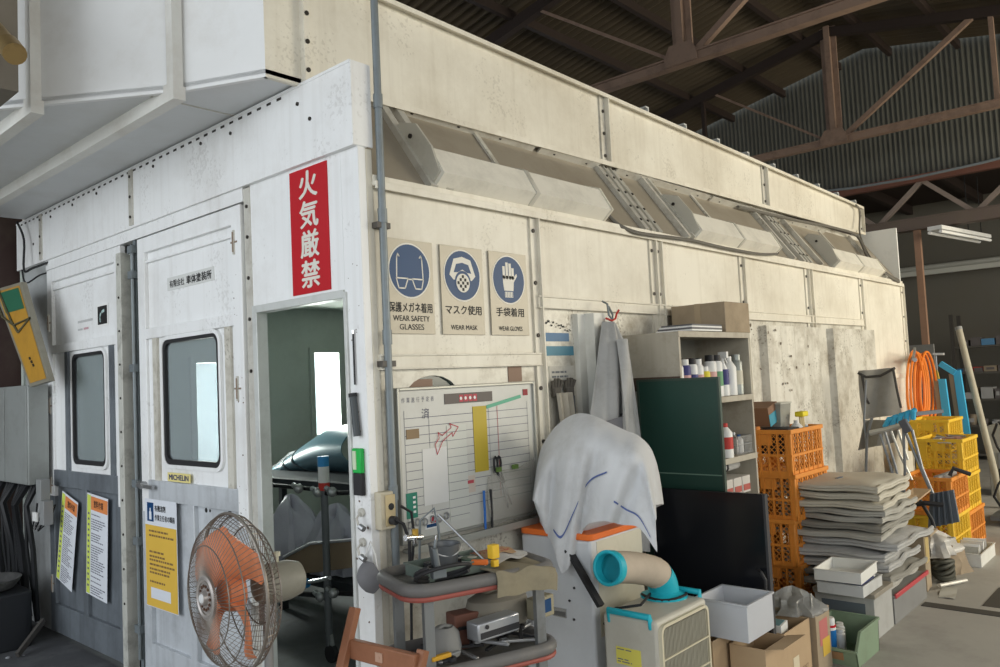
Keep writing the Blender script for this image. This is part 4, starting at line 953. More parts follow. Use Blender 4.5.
t = thing('draped_towel', 'large dirty white towel with a blue stripe draped over the machine hood', 'towel', (0, 0, 0))
top = [(533, 500), (540, 455), (552, 432), (566, 419), (580, 414), (595, 417), (610, 424), (625, 431), (640, 438), (648, 455), (655, 505)]
bot = [(535, 503), (545, 530), (553, 545), (562, 573), (572, 560), (585, 528), (600, 521), (612, 522), (624, 525), (640, 528), (657, 552)]
def lerp(a, u):
    """point on a smooth curve through the list"""
    s = u * (len(a) - 1); i = max(0, min(int(s), len(a) - 2)); f_ = s - i; p0, p1, p2, p3 = a[max(i - 1, 0)], a[i], a[i + 1], a[min(i + 2, len(a) - 1)]
    return tuple(.5 * (2 * p1[c] + (p2[c] - p0[c]) * f_ + (2 * p0[c] - 5 * p1[c] + 4 * p2[c] - p3[c]) * f_ ** 2 + (3 * p1[c] - p0[c] - 3 * p2[c] + p3[c]) * f_ ** 3) for c in (0, 1))
def tw(u, v, side):
    tx, ty = lerp(top, u); bx, by = lerp(bot, u)
    e = 1 - (1 - min(1, v * 3)) ** 2                   # rolls over the crest, then hangs
    x = .97 + (.785 - .97) * e
    fold = (.020 * math.sin(u * 19 + v * 2.5) + (.010) * math.sin(u * 41 + v * 5) + .010 * math.sin(u * 9 - v * 7)) * min(1, v * 2.5)
    if not side: return at(tx + (bx - tx) * v, ty + (by - ty) * v, 0, x - fold)
    p = at(tx, ty, 0, .97); p.y = max(-.50, min(-.10, p.y)) * v + p.y * (1 - v)
    p.x = .97 + .16 * e + fold * .6; p.z = p.z + (min(p.z, .93) - p.z) * v
    return p
TOW = M('towel_dirty', (.60, .61, .62), .9, sheen=.2, dirt=.5, dcol=(.38, .37, .35), scale=7, bump=.35)
b = MB(); b.grid(lambda u, v: tw(u, v, 0), 70, 46, thick=.004); b.build('front_fall', TOW, t)
b = MB(); b.grid(lambda u, v: tw(u, v, 1), 40, 24, thick=-.004); b.build('rear_fall', TOW, t)
b = MB()
def stripe(u, v):
    uu = .22 + .40 * u; vv = .82 - .34 * u + v * .018
    p = tw(uu, vv, 0); p.x -= .009; return p
b.grid(stripe, 40, 1, thick=.0006)
b.grid(lambda u, v: (lambda p: Vector((p.x - .009, p.y, p.z)))(tw(.70 + .26 * u, .76 + .12 * u + v * .02, 0)), 14, 1, thick=.0006)
b.build('stripe', M('stripe_blue', (.10, .14, .33), .8), t, smooth=0)

# grey coat on a hook
t = thing('hook_and_wire', 'steel hook wound with red wire fixed to the white pleated cover', 'hook', (1.60, -.10, 1.93))
b = MB(); b.tube([(0, .03, .08), (-.012, -.01, .06), (-.018, -.02, .0), (0, -.03, -.03), (.02, -.02, 0), (.012, 0, .05)], .006, 8); b.build('hook', PIPE, t)
b = MB(); b.tube([(-.05, -.02, -.02), (-.02, -.04, -.035), (.03, -.03, -.02), (.06, -.02, .01), (.07, -.03, .03)], .006, 6); b.build('wire', REDP, t)
t = thing('hanging_coat', 'long grey work coat hanging from the hook behind the towel', 'coat', (0, 0, 0))
cl_ = [(602, 322), (598, 360), (594, 400), (588, 450), (584, 500), (584, 545)]; cr_ = [(612, 324), (626, 350), (632, 380), (640, 430), (648, 490), (652, 552)]
def coat(u, v):
    lx, ly = lerp(cl_, v); rx, ry = lerp(cr_, v)
    p = at(lx + (rx - lx) * u, ly + (ry - ly) * u, 1, -.12 - .16 * v)
    p.y += (.03 * math.sin(u * 12 + v * 2) + .015 * math.sin(u * 29)) * (.3 + .7 * v) - .04 * math.sin(PI * u)
    return p
b = MB(); b.grid(coat, 40, 40, thick=.006); b.build('body', M('coat_body', (.42, .42, .41), .9, dirt=.3, scale=9, bump=.3, sheen=.2), t)
b = MB(); b.grid(lambda u, v: (lambda p: Vector((p.x, p.y - .035 - .015 * math.sin(PI * u), p.z)))(coat(.30 + .30 * u + .1 * v, .12 + .62 * v)), 12, 24, thick=.02); b.build('sleeve', M('coat_body', ()), t)
b = MB(); b.grid(lambda u, v: (lambda p: Vector((p.x, p.y - .03, p.z)))(coat(.02 + .6 * u, .50 + .30 * v)), 12, 14, thick=.004); b.build('dark_lining', M('coat_dark', (.17, .17, .18), .9), t)
# work gloves
for x, lab in ((1.20, 'dark work glove hanging left above the pale cloth strip'), (1.31, 'dark work glove hanging right above the instruction card')):
    t = thing('work_glove', lab, 'glove', (x, -.03, 1.50), group=None)
    b = MB(); b.box((-.03, -.012, 0), (.03, .012, .05)); b.build('palm', M('glove_dark', (.11, .10, .085), .9), t, bevel=.008)
    for k, (dx, h) in enumerate(((-.03, .035), (-.012, .05), (.008, .05), (.026, .04))):
        b = MB(); b.cyl((dx, 0, .045), (dx * 1.5, -.01, .045 + h), .009, 8); b.build('finger', M('glove_dark', ()), t)
t = thing('cloth_strip', 'long pale rag strip hanging down beside the instruction card', 'rag', (1.17, -.03, .9))
b = MB(); b.grid(lambda u, v: (.12 * u + .02 * math.sin(v * 3), -.02 - .012 * math.sin(u * 14) - .02 * v, .62 - .62 * v), 14, 16, thick=.006); b.build('rag', M('rag_beige', (.38, .35, .29), .9, dirt=.4, scale=12, bump=.3), t)

# ------------------------------------------------------------------ spot cooler
t = thing('spot_cooler', 'cream portable spot cooler with teal handles and a bent duct on top', 'air cooler', (.75, -.83, 0))
CX, CY, CZ = .42, .26, .60
b = MB(); b.prism([(0, p[0], p[1]) for p in rrect(0, .05, CY, CZ, .02)], (CX, 0, 0)); b.build('body', M('cooler_body', (.52, .50, .43), .45, dirt=.3, dcol=(.33, .3, .22), scale=8), t, bevel=.012)
b = MB(); b.prism([(p[0], -.006, p[1]) for p in rrect(.02, .10, CX - .02, CZ - .03, .03)], (0, .006, 0)); b.build('grille_recess', M('grille_dark', (.10, .095, .07), .6), t)
b = MB(); k = 0
x = .035
while x < CX - .03: b.box((x, -.012, .11), (x + .0035, -.006, CZ - .04)); x += .0105
b.build('grille', M('grille_wire', (.36, .345, .28), .5), t, smooth=0)
b = MB()
for z in (.22, .33, .44): b.box((.025, -.016, z), (CX - .025, -.010, z + .005))
frame_ring(b, rrect(.012, .09, CX - .012, CZ - .02, .035), rrect(.024, .102, CX - .024, CZ - .032, .028), lambda x, z: (x, -.016, z), (0, .016, 0)); b.build('grille_frame', M('frame_cream', (.62, .57, .42), .4), t)
for x in (.012, CX - .06):
    b = MB(); z = CZ
    if x < .1: b.tube([(x, .03, z - .035), (x - .012, .03, z + .012), (x - .012, CY - .03, z + .012), (x, CY - .03, z - .035)], .014, 10)
    else: b.tube([(x + .055, .03, z - .03), (x + .06, .03, z + .02), (x + .06, CY - .03, z + .02), (x + .055, CY - .03, z - .03)], .013, 10)
    b.build('handle', TEAL, t)
b = MB(); b.box((-.002, .08, .40), (0, .20, .47), 0)
f = lambda u, v, k=0: (-.0025 - .0004 * k, .20 - u, .40 + v)
textlines(b, f, .006, .006, .115, .066, 6, 1, 1); b.build('warning_label', [M('label_yellow', (.72, .65, .12), .5), INKG], t, smooth=0)
db = at(664, 596, 2, CZ) - Vector((.75, -.83, 0)); de = at(609, 568, 2, .79) - Vector((.75, -.83, 0))
b = MB(); b.lathe([(.0001, 0), (.105, 0), (.105, .008), (.075, .02), (.062, .03)], (db.x, db.y, CZ), n=28); b.build('duct_flange', TEAL, t)
b = MB(); e1 = Vector((db.x, db.y, CZ + .02)); dirh = (de - Vector((db.x, db.y, de.z))); dirh.z = 0; dirh.normalize()
def arcpt(a, r=.11): return e1 + dirh * (r * (1 - math.cos(a))) + Vector((0, 0, r * math.sin(a) + .0))
pts = [e1 + Vector((0, 0, -.005))] + [arcpt(a) for a in [k * PI / 20 for k in range(1, 6)]]
b.tube(pts, .068, 20); b.build('duct_elbow', TEAL, t)
b = MB(); pts = [arcpt(PI / 4)] + [arcpt(a) for a in [PI / 4 + k * PI / 32 for k in range(1, 6)]]
P1 = pts[-1]; P2 = de
q = []; N = 30; t0 = (pts[-1] - pts[-2]).normalized(); t1 = ((CAM - Vector((.75, -.83, 0)) - de).normalized() * .80 + Vector((-.35, .45, 0)) * .9 + Vector((0, 0, -.05))).normalized(); C1 = P1 + t0 * .10; C2 = P2 - t1 * .12
for k in range(N + 1):
    s = k / N; q.append(P1 * (1 - s) ** 3 + C1 * (3 * s * (1 - s) ** 2) + C2 * (3 * s * s * (1 - s)) + P2 * s ** 3)
allp = pts + q[1:]
b.tube(allp, .062, 22, caps=False, radii=[.066 + .0022 * (i % 2) for i in range(len(allp))]); b.build('duct_hose', M('duct_beige', (.50, .42, .33), .75, dirt=.2), t)
dd = (allp[-1] - allp[-3]).normalized()
b = MB(); b.lathe([(.058, -.03), (.072, -.028), (.074, .012), (.066, .016), (.060, .012), (.058, -.03)], allp[-1], dd, 28); b.build('duct_collar', TEAL, t)
b = MB(); b.lathe([(.0001, -.10), (.055, -.10)], allp[-1], dd, 20); b.build('duct_inside', M('duct_inner', (.28, .24, .2), .8), t)
b = MB(); b.tube([Vector((db.x + .10 * math.cos(a), db.y + .10 * math.sin(a), CZ + .012 + .004 * math.sin(3 * a))) for a in [2.4 + k * .3 for k in range(17)]] + [Vector((.08, .12, CZ + .03)), Vector((.04, .22, CZ + .01)), Vector((.02, .27, CZ - .06))], .006, 6); b.build('power_cord', RUBBER, t)

# ------------------------------------------------------------------ shelf unit and its contents
SX0, SX1, SYF, SYB, SZ = 1.79, 2.67, -.42, -.04, 1.82
t = thing('shelf_unit', 'tall beige steel shelf unit with peeling paint against the booth wall', 'shelf', (SX0, SYF, 0))
w, d = SX1 - SX0, SYB - SYF
b = MB(); b.box((0, 0, 0), (.02, d, SZ)); b.build('side_panel', SHELFP, t, bevel=.002)
b = MB(); b.box((w - .02, 0, 0), (w, d, SZ)); b.build('side_panel', SHELFP, t, bevel=.002)
b = MB(); b.box((0, d - .01, 0), (w, d, SZ)); b.build('back_panel', M('shelf_back', (.34, .32, .26), .6, dirt=.3), t)
for z in (SZ - .02, 1.42, 1.06, .70, .30):
    b = MB(); b.box((.02, .0, z), (w - .02, d - .01, z + .02)); b.box((0.0, -.004, z - .012), (w, 0, z + .022)); b.build('shelf', SHELFP, t, bevel=.002)
b = MB(); b.box((-.006, .0, 1.565), (0, d, 1.575)); b.box((-.012, .02, 1.50), (0, d, 1.565)); b.build('side_rail', M('rail_darkbrown', (.09, .06, .045), .6), t)

t = thing('cardboard_box', 'closed brown cardboard box lying on top of the shelf unit', 'box', (2.36, -.42, 1.822))
b = MB(); b.box((0, 0, 0), (.33, .36, .185)); b.build('carton', CARDD, t, bevel=.004)
b = MB(); b.box((-.001, .16, 0), (.331, .20, .186)); b.build('tape', M('tape_brown', (.40, .31, .2), .4), t)
for k in range(4):
    b = MB(); x = 1.93 + .02 * k; b.box((x, -.43 + .01 * k, 1.825 + .011 * k), (x + .36, -.20, 1.834 + .011 * k)); o = b.build('magazine', [PAPER, M('mag_dark', (.12, .12, .13), .5)][k % 2], bevel=.001); o.rotation_euler = (0, 0, 0)
    tag(o, 'magazines and papers lying in a thin stack on the shelf unit top', 'magazine', 'papers on top of the shelf unit')

def bottle(x, y, z, r, h, body, cap, lab, kind='can', band=None, name=None, grp=None):
    t = thing(name or ('spray_can' if kind == 'can' else 'spray_bottle' if kind == 'spray' else 'bottle'), lab, 'bottle' if kind != 'can' else 'spray can', (x, y, z), group=grp)
    b = MB()
    if kind == 'can': b.lathe([(.0001, 0), (r, 0), (r, h * .80), (r * .8, h * .85), (.0001, h * .85)], n=18)
    elif kind == 'jug': b.lathe([(.0001, 0), (r, 0), (r, h * .72), (r * .45, h * .88), (r * .35, h * .9), (.0001, h * .9)], n=18)
    else: b.lathe([(.0001, 0), (r, 0), (r * .95, h * .55), (r * .4, h * .75), (r * .35, h * .8), (.0001, h * .8)], n=18)
    b.build('body', body, t)
    b = MB()
    if kind == 'spray': b.box((-.012, -.035, h * .86), (.012, .02, h)); b.cyl((0, 0, h * .78), (0, 0, h * .88), r * .35, 10); b.bar((0, -.015, h * .86), (0, -.03, h * .74), .008, .006); b.build('trigger', cap, t)
    elif kind == 'jug': b.cyl((0, 0, h * .88), (0, 0, h), r * .42, 12); b.build('cap', cap, t)
    else: b.cyl((0, 0, h * .85), (0, 0, h), r * .72, 14); b.build('cap', cap, t)
    if band: b = MB(); b.lathe([(r + .0006, h * .25), (r + .0006, h * .6)], n=18); b.build('label', band, t)
    return t
WB = M('bottle_white', (.74, .74, .72), .4); NV = M('label_navy', (.05, .05, .18), .5); YB = M('label_yellow2', (.72, .62, .05), .5); BK = RUBBER; PK = M('label_pink', (.6, .35, .33), .5); GY = M('can_grey', (.3, .32, .3), .4, .4)
z = 1.443
row = [(1.87, .030, .20, WB, WB, 'white spray can, leftmost on the upper shelf', 'can', None), (1.95, .030, .20, NV, WB, 'navy and white spray can second on the upper shelf', 'can', PK),
       (2.03, .030, .205, WB, BK, 'white can with black cap beside the navy can', 'can', NV), (2.10, .030, .20, WB, WB, 'white can with pink label left of the yellow can', 'can', PK),
       (2.18, .028, .16, YB, WB, 'short yellow labelled can with white cap on the upper shelf', 'can', YB), (2.245, .036, .22, WB, BK, 'tall white can with wide black cap mid upper shelf', 'can', PK),
       (2.32, .036, .22, WB, BK, 'white can with green print beside the trigger bottle', 'can', M('label_green', (.12, .3, .15), .5)),
       (2.405, .032, .235, WB, WB, 'white trigger spray bottle on the upper shelf', 'spray', NV), (2.485, .042, .21, WB, WB, 'rounded white plastic bottle right of the trigger bottle', 'jug', None),
       (2.585, .036, .22, GY, GY, 'dark grey spray can at the right end of the upper shelf', 'can', M('label_cream', (.55, .52, .42), .5))]
for x, r, h, bm, cm, lab, kd, bd in row: bottle(x, -.36, z, r * 1.06, h * 1.12, bm, cm, lab, kd, bd)
for k in range(6): bottle(1.90 + .12 * k, -.22, z, .03, .235, [M('can_dark', (.08, .07, .07), .4), GY][k % 2], [BK, M('cap_brown', (.2, .12, .1), .5)][k % 2], 'dark cans half hidden in the back row of the upper shelf', 'can', None, None, 'dark cans in the back row')
# lower shelf
bottle(2.33, -.385, 1.083, .045, .20, WB, REDP, 'white and red bottle beside the green board on the middle shelf', 'jug', REDP)
t = thing('coiled_wire', 'coil of grey wire standing at the back of the middle shelf', 'wire', (2.50, -.16, 1.21))
b = MB()
for k in range(5): b.tube([((.08 + .006 * k) * math.cos(a), .01 * k - .02, (.09 + .005 * k) * math.sin(a)) for a in [2 * PI * q / 24 for q in range(24)]], .005, 6, closed=True)
b.build('coil', STEEL, t)
for k in range(3): bottle(2.46 + .07 * k, -.34, 1.083, .028, .11 + .02 * (k % 2), [GY, M('jar_clear', (.4, .4, .36), .15, alpha=.5), WB][k], [STEEL, STEEL, M('cap_blue', (.05, .15, .4), .5)][k], ['small grey can on the middle shelf', 'small clear jar in the glass basket on the middle shelf', 'tiny white bottle with blue cap on the middle shelf'][k], 'jug', None, 'jar' if k == 1 else None)
t = thing('wire_basket', 'wire basket with small jars on the middle shelf', 'basket', (2.42, -.41, 1.083))
b = MB()
for zz in (.01, .06, .11): b.tube([(0, 0, zz), (.21, 0, zz), (.21, .2, zz), (0, .2, zz)], .0025, 5, closed=True)
for k in range(12): b.cyl((.0175 * k + .008, 0, 0), (.0175 * k + .008, 0, .11), .0016, 5)
b.build('wires', STEEL, t)
for k in range(2):
    for i in range(3):
        t = thing('parts_drawer_box', 'small red and white parts boxes stacked on the low shelf', 'box', (2.26 + .115 * i, -.40, .722 + .13 * k), group='small parts boxes on the low shelf')
        b = MB(); b.box((0, 0, 0), (.105, .15, .10)); b.build('box', M('partbox_white', (.55, .52, .48), .5), t, bevel=.003)
        b = MB(); b.box((.01, -.003, .015), (.095, 0, .05)); b.build('label', M('label_red', (.42, .10, .08), .5), t)
t = thing('rolled_cloth', 'grey rolled cloth lying on the parts boxes', 'cloth', (2.28, -.34, .995)); b = MB(); b.cyl((0, 0, .02), (.3, .02, .02), .028, 14); b.build('roll', FABG, t)
b = MB(); b.lathe([(.03, 0), (.03, .02)], (.1, .005, .02), (1, 0, 0), 12); b.build('band', RUBBER, t)

# green board and black panel
t = thing('green_chalkboard', 'dark green chalkboard leaning on the side of the shelf unit', 'chalkboard', (1.745, -.665, 0))
b = MB(); b.box((0, .01, .03), (.012, .485, 1.555)); b.build('board', GREENB, t)
b = MB()
for a, c in (((-.004, 0, .02), (.018, .012, 1.565)), ((-.004, .483, .02), (.018, .495, 1.565)), ((-.004, 0, 1.553), (.018, .495, 1.565)), ((-.004, 0, .02), (.018, .495, .032))): b.box(a, c)
b.box((-.003, .012, 1.055), (0, .483, 1.060), 1); b.build('frame', [M('frame_darkgreen', (.05, .075, .06), .4, .3), M('chalk_line', (.15, .24, .19), .6)], t)
t = thing('black_flat_panel', 'large glossy black flat panel standing upright before the green board', 'panel', (1.68, -.90, 0))
b = MB(); b.prism([(0, p[0], p[1]) for p in rrect(0, .02, .64, .985, .012)], (.03, 0, 0)); b.build('panel', BLACK, t, bevel=.004)
b = MB(); b.box((-.001, .0, .02), (.031, .012, .985)); b.build('edge_trim', M('trim_darkgrey', (.05, .05, .055), .35), t)
b = MB(); b.tube([(-.01, .05, .62), (-.03, .03, .615), (-.03, .01, .58), (-.03, .015, .5), (-.01, .02, .46)], .008, 8); b.build('handle', RUBBER, t)

# ------------------------------------------------------------------ boxes in front
def openbox(name, lab, cat, loc, L, D, H, m, rz=0, th=.006, flaps=(), grp=None, lip=0):
    t = thing(name, lab, cat, loc, rz, grp)
    b = MB(); b.box((0, 0, 0), (L, D, th))
    for a, c in (((0, 0, 0), (L, th, H)), ((0, D - th, 0), (L, D, H)), ((0, 0, 0), (th, D, H)), ((L - th, 0, 0), (L, D, H))): b.box(a, c)
    b.build('carton' if 'box' in name else 'tub', m, t, bevel=.0015)
    if lip:
        b = MB(); 
        for a, c in (((-lip, -lip, H - lip), (L + lip, th, H)), ((-lip, D - th, H - lip), (L + lip, D + lip, H)), ((-lip, 0, H - lip), (th, D, H)), ((L - th, 0, H - lip), (L + lip, D, H))): b.box(a, c)
        b.build('rim', m, t, bevel=.002)
    for (side, ang) in flaps:
        b = MB(); c = math.cos(math.radians(ang)); s = math.sin(math.radians(ang)); w = .09
        if side == 'f': b.prism([(0, 0, H), (L, 0, H), (L, -w * c, H - w * s), (0, -w * c, H - w * s)], (0, 0, .004))
        if side == 'r': b.prism([(L, 0, H), (L, D, H), (L + w * c, D, H - w * s), (L + w * c, 0, H - w * s)], (0, 0, .004))
        if side == 'l': b.prism([(0, 0, H), (0, D, H), (-w * c, D, H - w * s), (-w * c, 0, H - w * s)], (0, 0, .004))
        if side == 'b': b.prism([(0, D, H), (L, D, H), (L, D + w * c, H - w * s), (0, D + w * c, H - w * s)], (0, 0, .004))
        b.build('flap', m, t, smooth=0)
    return t
t = openbox('cardboard_box', 'open cardboard box with a blue mark, directly right of the spot cooler', 'box', (1.24, -.81, 0), .25, .20, .385, CARD)
b = MB(); f = lambda u, v, k=0: (-.001 - .0004 * k, .2 - u, v); disc(b, f, .10, .285, .016, 1, 0); rectp(b, f, .05, .2, .075, .26, 1, 1); rectp(b, f, .13, .23, .16, .26, 1, 2); b.build('print', [M('mark_blue', (.03, .05, .35), .5), M('mark_white', (.7, .68, .62), .6), M('mark_brown', (.22, .14, .08), .6)], t, smooth=0)
t = openbox('cardboard_box', 'cardboard box with its flap folded out below the clear plastic bin', 'box', (1.36, -1.0, 0), .24, .17, .35, CARD, flaps=(('f', -12),))
t = openbox('plastic_bin', 'translucent whitish plastic bin resting on the two cardboard boxes', 'bin', (1.30, -.955, .388), .27, .25, .165, M('bin_frost', (.62, .64, .68), .3, alpha=.82), th=.005, lip=.008)
t = openbox('cardboard_box', 'low cardboard box with pale label at the foot of the black panel', 'box', (1.76, -.915, 0), .32, .19, .30, CARD)
b = MB(); f = lambda u, v, k=0: (u, -.001 - .0004 * k, v); rectp(b, f, .09, .02, .16, .16, 1, 0)
signtext(b, '0357', f, .20, .06, .07, .03, 1, 1); b.build('print', [M('label_wood', (.66, .58, .42), .6), M('mark_brown', ())], t, smooth=0)
t = thing('white_flat_box', 'white and teal flat box sticking out of the low cardboard box', 'box', (1.79, -.89, .25), 8)
b = MB(); b.box((0, 0, 0), (.12, .14, .075)); b.build('box', M('box_palewhite', (.66, .67, .65), .5), t, bevel=.003); b = MB(); b.box((.01, .01, .075), (.11, .13, .077)); b.build('print', M('print_teal', (.12, .25, .28), .5), t)
t = openbox('cardboard_box', 'greyish open cardboard box with red print holding plastic bags', 'box', (2.10, -.94, 0), .19, .27, .32, CARDD)
b = MB(); f = lambda u, v, k=0: (u, -.001 - .0004 * k, v); rectp(b, f, .04, .14, .15, .27, 1, 0); rectp(b, f, .07, .08, .17, .17, 2, 1); b.build('print', [M('print_pink', (.5, .16, .15), .6), M('print_yel', (.6, .4, .06), .6)], t, smooth=0)
t = thing('bundle_in_bag', 'grey bundle wrapped in film behind the plastic bag', 'bundle', (1.98, -.64, 0.0)); b = MB(); b.box((0, 0, 0), (.22, .14, .34)); b.build('bundle', M('film_grey', (.26, .25, .23), .3, bump=.5), t, bevel=.03); b = MB(); b.box((.09, -.003, 0), (.11, .143, .343)); b.build('strap', BLUE, t)

# green parts bin with cans
t = thing('green_parts_bin', 'sage green open fronted parts bin on the floor holding spray cans', 'bin', (2.31, -1.06, 0))
GB = M('sage_green', (.22, .30, .20), .5, dirt=.25, scale=8); L, D, H = .38, .26, .17
b = MB(); b.box((.02, .02, 0), (L - .02, D - .02, .008))
sidep = lambda y: [(0, y, H * .5), (.07, y, H), (L, y, H), (L - .02, y, 0), (.02, y, 0)]
b.prism(sidep(0), (0, .006, 0)); b.prism(sidep(D - .006), (0, .006, 0))
b.prism([(0, 0, H * .5), (0, D, H * .5), (.02, D, 0), (.02, 0, 0)], (.006, 0, 0)); b.prism([(L, 0, H), (L, D, H), (L - .02, D, 0), (L - .02, 0, 0)], (-.006, 0, 0)); b.build('tub', GB, t, smooth=0)
b = MB(); b.bar((0, -.004, H * .5), (0, D + .004, H * .5), .016, .014); b.bar((L, -.004, H), (L, D + .004, H), .014, .014)
for y in (0, D): b.bar((.07, y, H), (L, y, H), .016, .012); b.bar((0, y, H * .5), (.07, y, H), .016, .012)
b.build('rim', GB, t, bevel=.002)
b = MB(); b.prism([(.002, .07, H * .42), (.002, .19, H * .42), (.012, .19, H * .18), (.012, .07, H * .18)], (-.006, 0, 0)); b.build('card_holder', M('holder_orange', (.35, .2, .1), .6), t)
t = thing('spray_can', 'tall spray can with white cap, blue and red label, in the green bin', 'spray can', (2.385, -.90, .012))
b = MB(); b.lathe([(.0001, 0), (.033, 0), (.033, .045)], n=22, mi=1); b.lathe([(.033, .045), (.033, .16), (.030, .17), (.0001, .17)], n=22, mi=0); b.lathe([(.0335, .06), (.0335, .15)], n=22, mi=2); b.lathe([(.0337, .165), (.0337, .175), (.03, .176)], n=22, mi=1)
b.build('can', [WB, M('can_red', (.55, .02, .03), .35), M('can_blue', (.02, .16, .45), .35)], t)
b = MB(); b.lathe([(.0001, .215), (.026, .213), (.029, .205), (.029, .172)], n=22); b.build('cap', WB, t)
for k, (dx, m_) in enumerate(((.11, WB), (.17, GY), (.22, WB))): bottle(2.37 + dx, -.92 + .02 * k, .012, .028, .13, m_, WB, ['short white can beside the blue and red can', 'grey short can in the middle of the green bin', 'short white can at the right in the green bin'][k])

# storage containers
t = openbox('storage_container', 'grey storage container with brown lid under the white trays', 'container', (2.82, -1.0, 0), .33, .34, .235, M('container_grey', (.42, .42, .40), .4, dirt=.3), lip=.006)
b = MB(); b.box((-.01, -.01, .235), (.34, .35, .262)); b.build('lid', M('lid_brown', (.30, .27, .22), .5, dirt=.4), t, bevel=.004)
b = MB(); b.box((-.002, .05, .06), (0, .3, .2)); b.build('side_window', M('window_dark', (.12, .14, .16), .2), t)
t = openbox('storage_container', 'grey translucent container with red lid edge at the end of the row', 'container', (3.18, -1.0, 0), .70, .45, .16, M('container_smoke', (.24, .24, .235), .35, dirt=.2), lip=.006)
b = MB(); b.box((-.01, -.012, .16), (.71, .46, .172)); b.build('lid', M('lid_smoke', (.30, .30, .29), .3), t)
b = MB(); b.box((-.01, -.02, .158), (.71, -.008, .185)); b.build('lid_clip', M('clip_redpink', (.48, .06, .07), .4), t, bevel=.003)
for k, (z, mm, lab) in enumerate(((.266, M('tray_white2', (.60, .61, .60), .4, dirt=.3), 'lower white tray stuffed with papers on the container lid'), (.345, M('tray_white', (.74, .74, .70), .4), 'upper empty white tray, topmost on the container'))):
    t = openbox('white_tray', lab, 'tray', (2.70 - .02 * k, -.985, z), .34, .26, .065, mm, 3 * k, .005, lip=.005)
t = thing('paper_stack', 'loose dark blue and white papers between the two white trays', 'papers', (2.73, -.96, .325)); b = MB(); b.box((0, 0, 0), (.27, .2, .008)); b.build('sheets', PAPER, t); b = MB(); b.box((-.02, -.015, .008), (.2, .18, .016)); b.build('folder', M('folder_navy', (.04, .05, .14), .4), t)

# ------------------------------------------------------------------ crates
def crate(name, lab, m, loc, rz=0, L=.55, D=.37, H=.302, grp=None, src=[None] * 1, cache={}):
    key = (m.name, L, D)
    if key in cache:
        o = copy_tree(cache[key]); o.location = loc; o.rotation_euler = (0, 0, math.radians(rz)); o['label'] = lab
        if 'group' in o: del o['group']
        if grp: o['group'] = grp
        return o
    t = thing(name, lab, 'crate', loc, rz, grp)
    b = MB(); th = .012
    for a, c in (((-.008, -.008, H - .028), (L + .008, th, H)), ((-.008, D - th, H - .028), (L + .008, D + .008, H)), ((-.008, 0, H - .028), (th, D, H)), ((L - th, 0, H - .028), (L + .008, D, H))): b.box(a, c)
    b.build('rim', m, t, bevel=.003)
    for x in (0, L - .045):
        for y in (0, D - .045):
            b = MB(); b.box((x, y, 0), (x + .045, y + .045, H - .02)); b.build('corner_post', m, t, bevel=.006)
    def side(W, f, lattice, hand):
        b = MB()
        def bx(u0, v0, u1, v1, o0=0, o1=.008): 
            P = [Vector(f(u, v, o)) for u in (u0, u1) for v in (v0, v1) for o in (o0, o1)]
            b.add(P, [(0, 1, 3, 2), (4, 6, 7, 5), (0, 4, 5, 1), (2, 3, 7, 6), (0, 2, 6, 4), (1, 5, 7, 3)])
        bx(0, 0, W, .03); bx(0, .125, W, .14, -.003, .009); n = 5 if W < .4 else 6; 
        for k in range(n + 1):
            u = .03 + (W - .06) * k / n; bx(u - .006, 0, u + .006, H - .02, -.004, .008)
        if hand: bx(W / 2 - .055, .20, W / 2 + .055, H - .03); 
        # diamond lattice
        st = .036
        def seg(p, q):
            (x0, y0), (x1, y1) = p, q; d = math.hypot(x1 - x0, y1 - y0); 
            if d < .004: return
            nx, ny = -(y1 - y0) / d * .0022, (x1 - x0) / d * .0022
            P = [Vector(f(x + sx * nx, y + sx * ny, o)) for (x, y) in (p, q) for sx in (-1, 1) for o in (.001, .005)]
            b.add(P, [(0, 1, 3, 2), (4, 6, 7, 5), (0, 4, 5, 1), (2, 3, 7, 6), (0, 2, 6, 4), (1, 5, 7, 3)])
        cells = [(.03 + (W - .06) * k / n, .03 + (W - .06) * (k + 1) / n) for k in range(n)]
        for ci, (u0, u1) in enumerate(cells):
            for v0, v1 in ((.03, .125), (.14, H - .03)):
                if v0 > .1 and lattice == 1 and ci == n - 1: bx(u0, v0, u1, v1, .001, .006); continue
                hh = v1 - v0; ww = u1 - u0; c = -hh
                while c < ww:
                    a0 = max(0, c); a1 = min(ww, c + hh)
                    if a1 > a0:
                        seg((u0 + a0, v0 + a0 - c), (u0 + a1, v0 + a1 - c)); seg((u0 + a0, v1 - (a0 - c)), (u0 + a1, v1 - (a1 - c)))
                    c += st
        b.build('side_wall', m, t, smooth=0)
    side(L, lambda u, v, o: (u, o, v), 0, False); side(L, lambda u, v, o: (u, D - o, v), 0, False)
    side(D, lambda u, v, o: (o, u, v), 1, True); side(D, lambda u, v, o: (L - o, u, v), 1, True)
    b = MB(); b.box((.004, .004, 0), (L - .004, D - .004, .01)); b.build('base', m, t)
    cache[key] = t; return t
for k in range(4):
    crate('plastic_crate', ['bottom orange crate of the tall stack, mostly hidden by boxes', 'second orange crate from the floor in the tall stack', 'third orange crate up in the tall stack', 'top orange crate of the tall stack, holding bottles and boxes'][k], ORANGE, (3.10 + (.015, -.01, .012, 0)[k], -.46 + (.0, .01, -.005, 0)[k], .002 + .293 * k), (0, 1.0, -1.0, 0)[k])
crate('plastic_crate', 'lowest orange crate at the far right, under the yellow crates', ORANGE, (5.58, -.92, 0.002), 0)
crate('plastic_crate', 'middle yellow crate of the far right stack', YELLOW, (5.56, -.91, .305))
crate('plastic_crate', 'top yellow crate of the far right stack, filled with scrap', YELLOW, (5.57, -.91, .612))
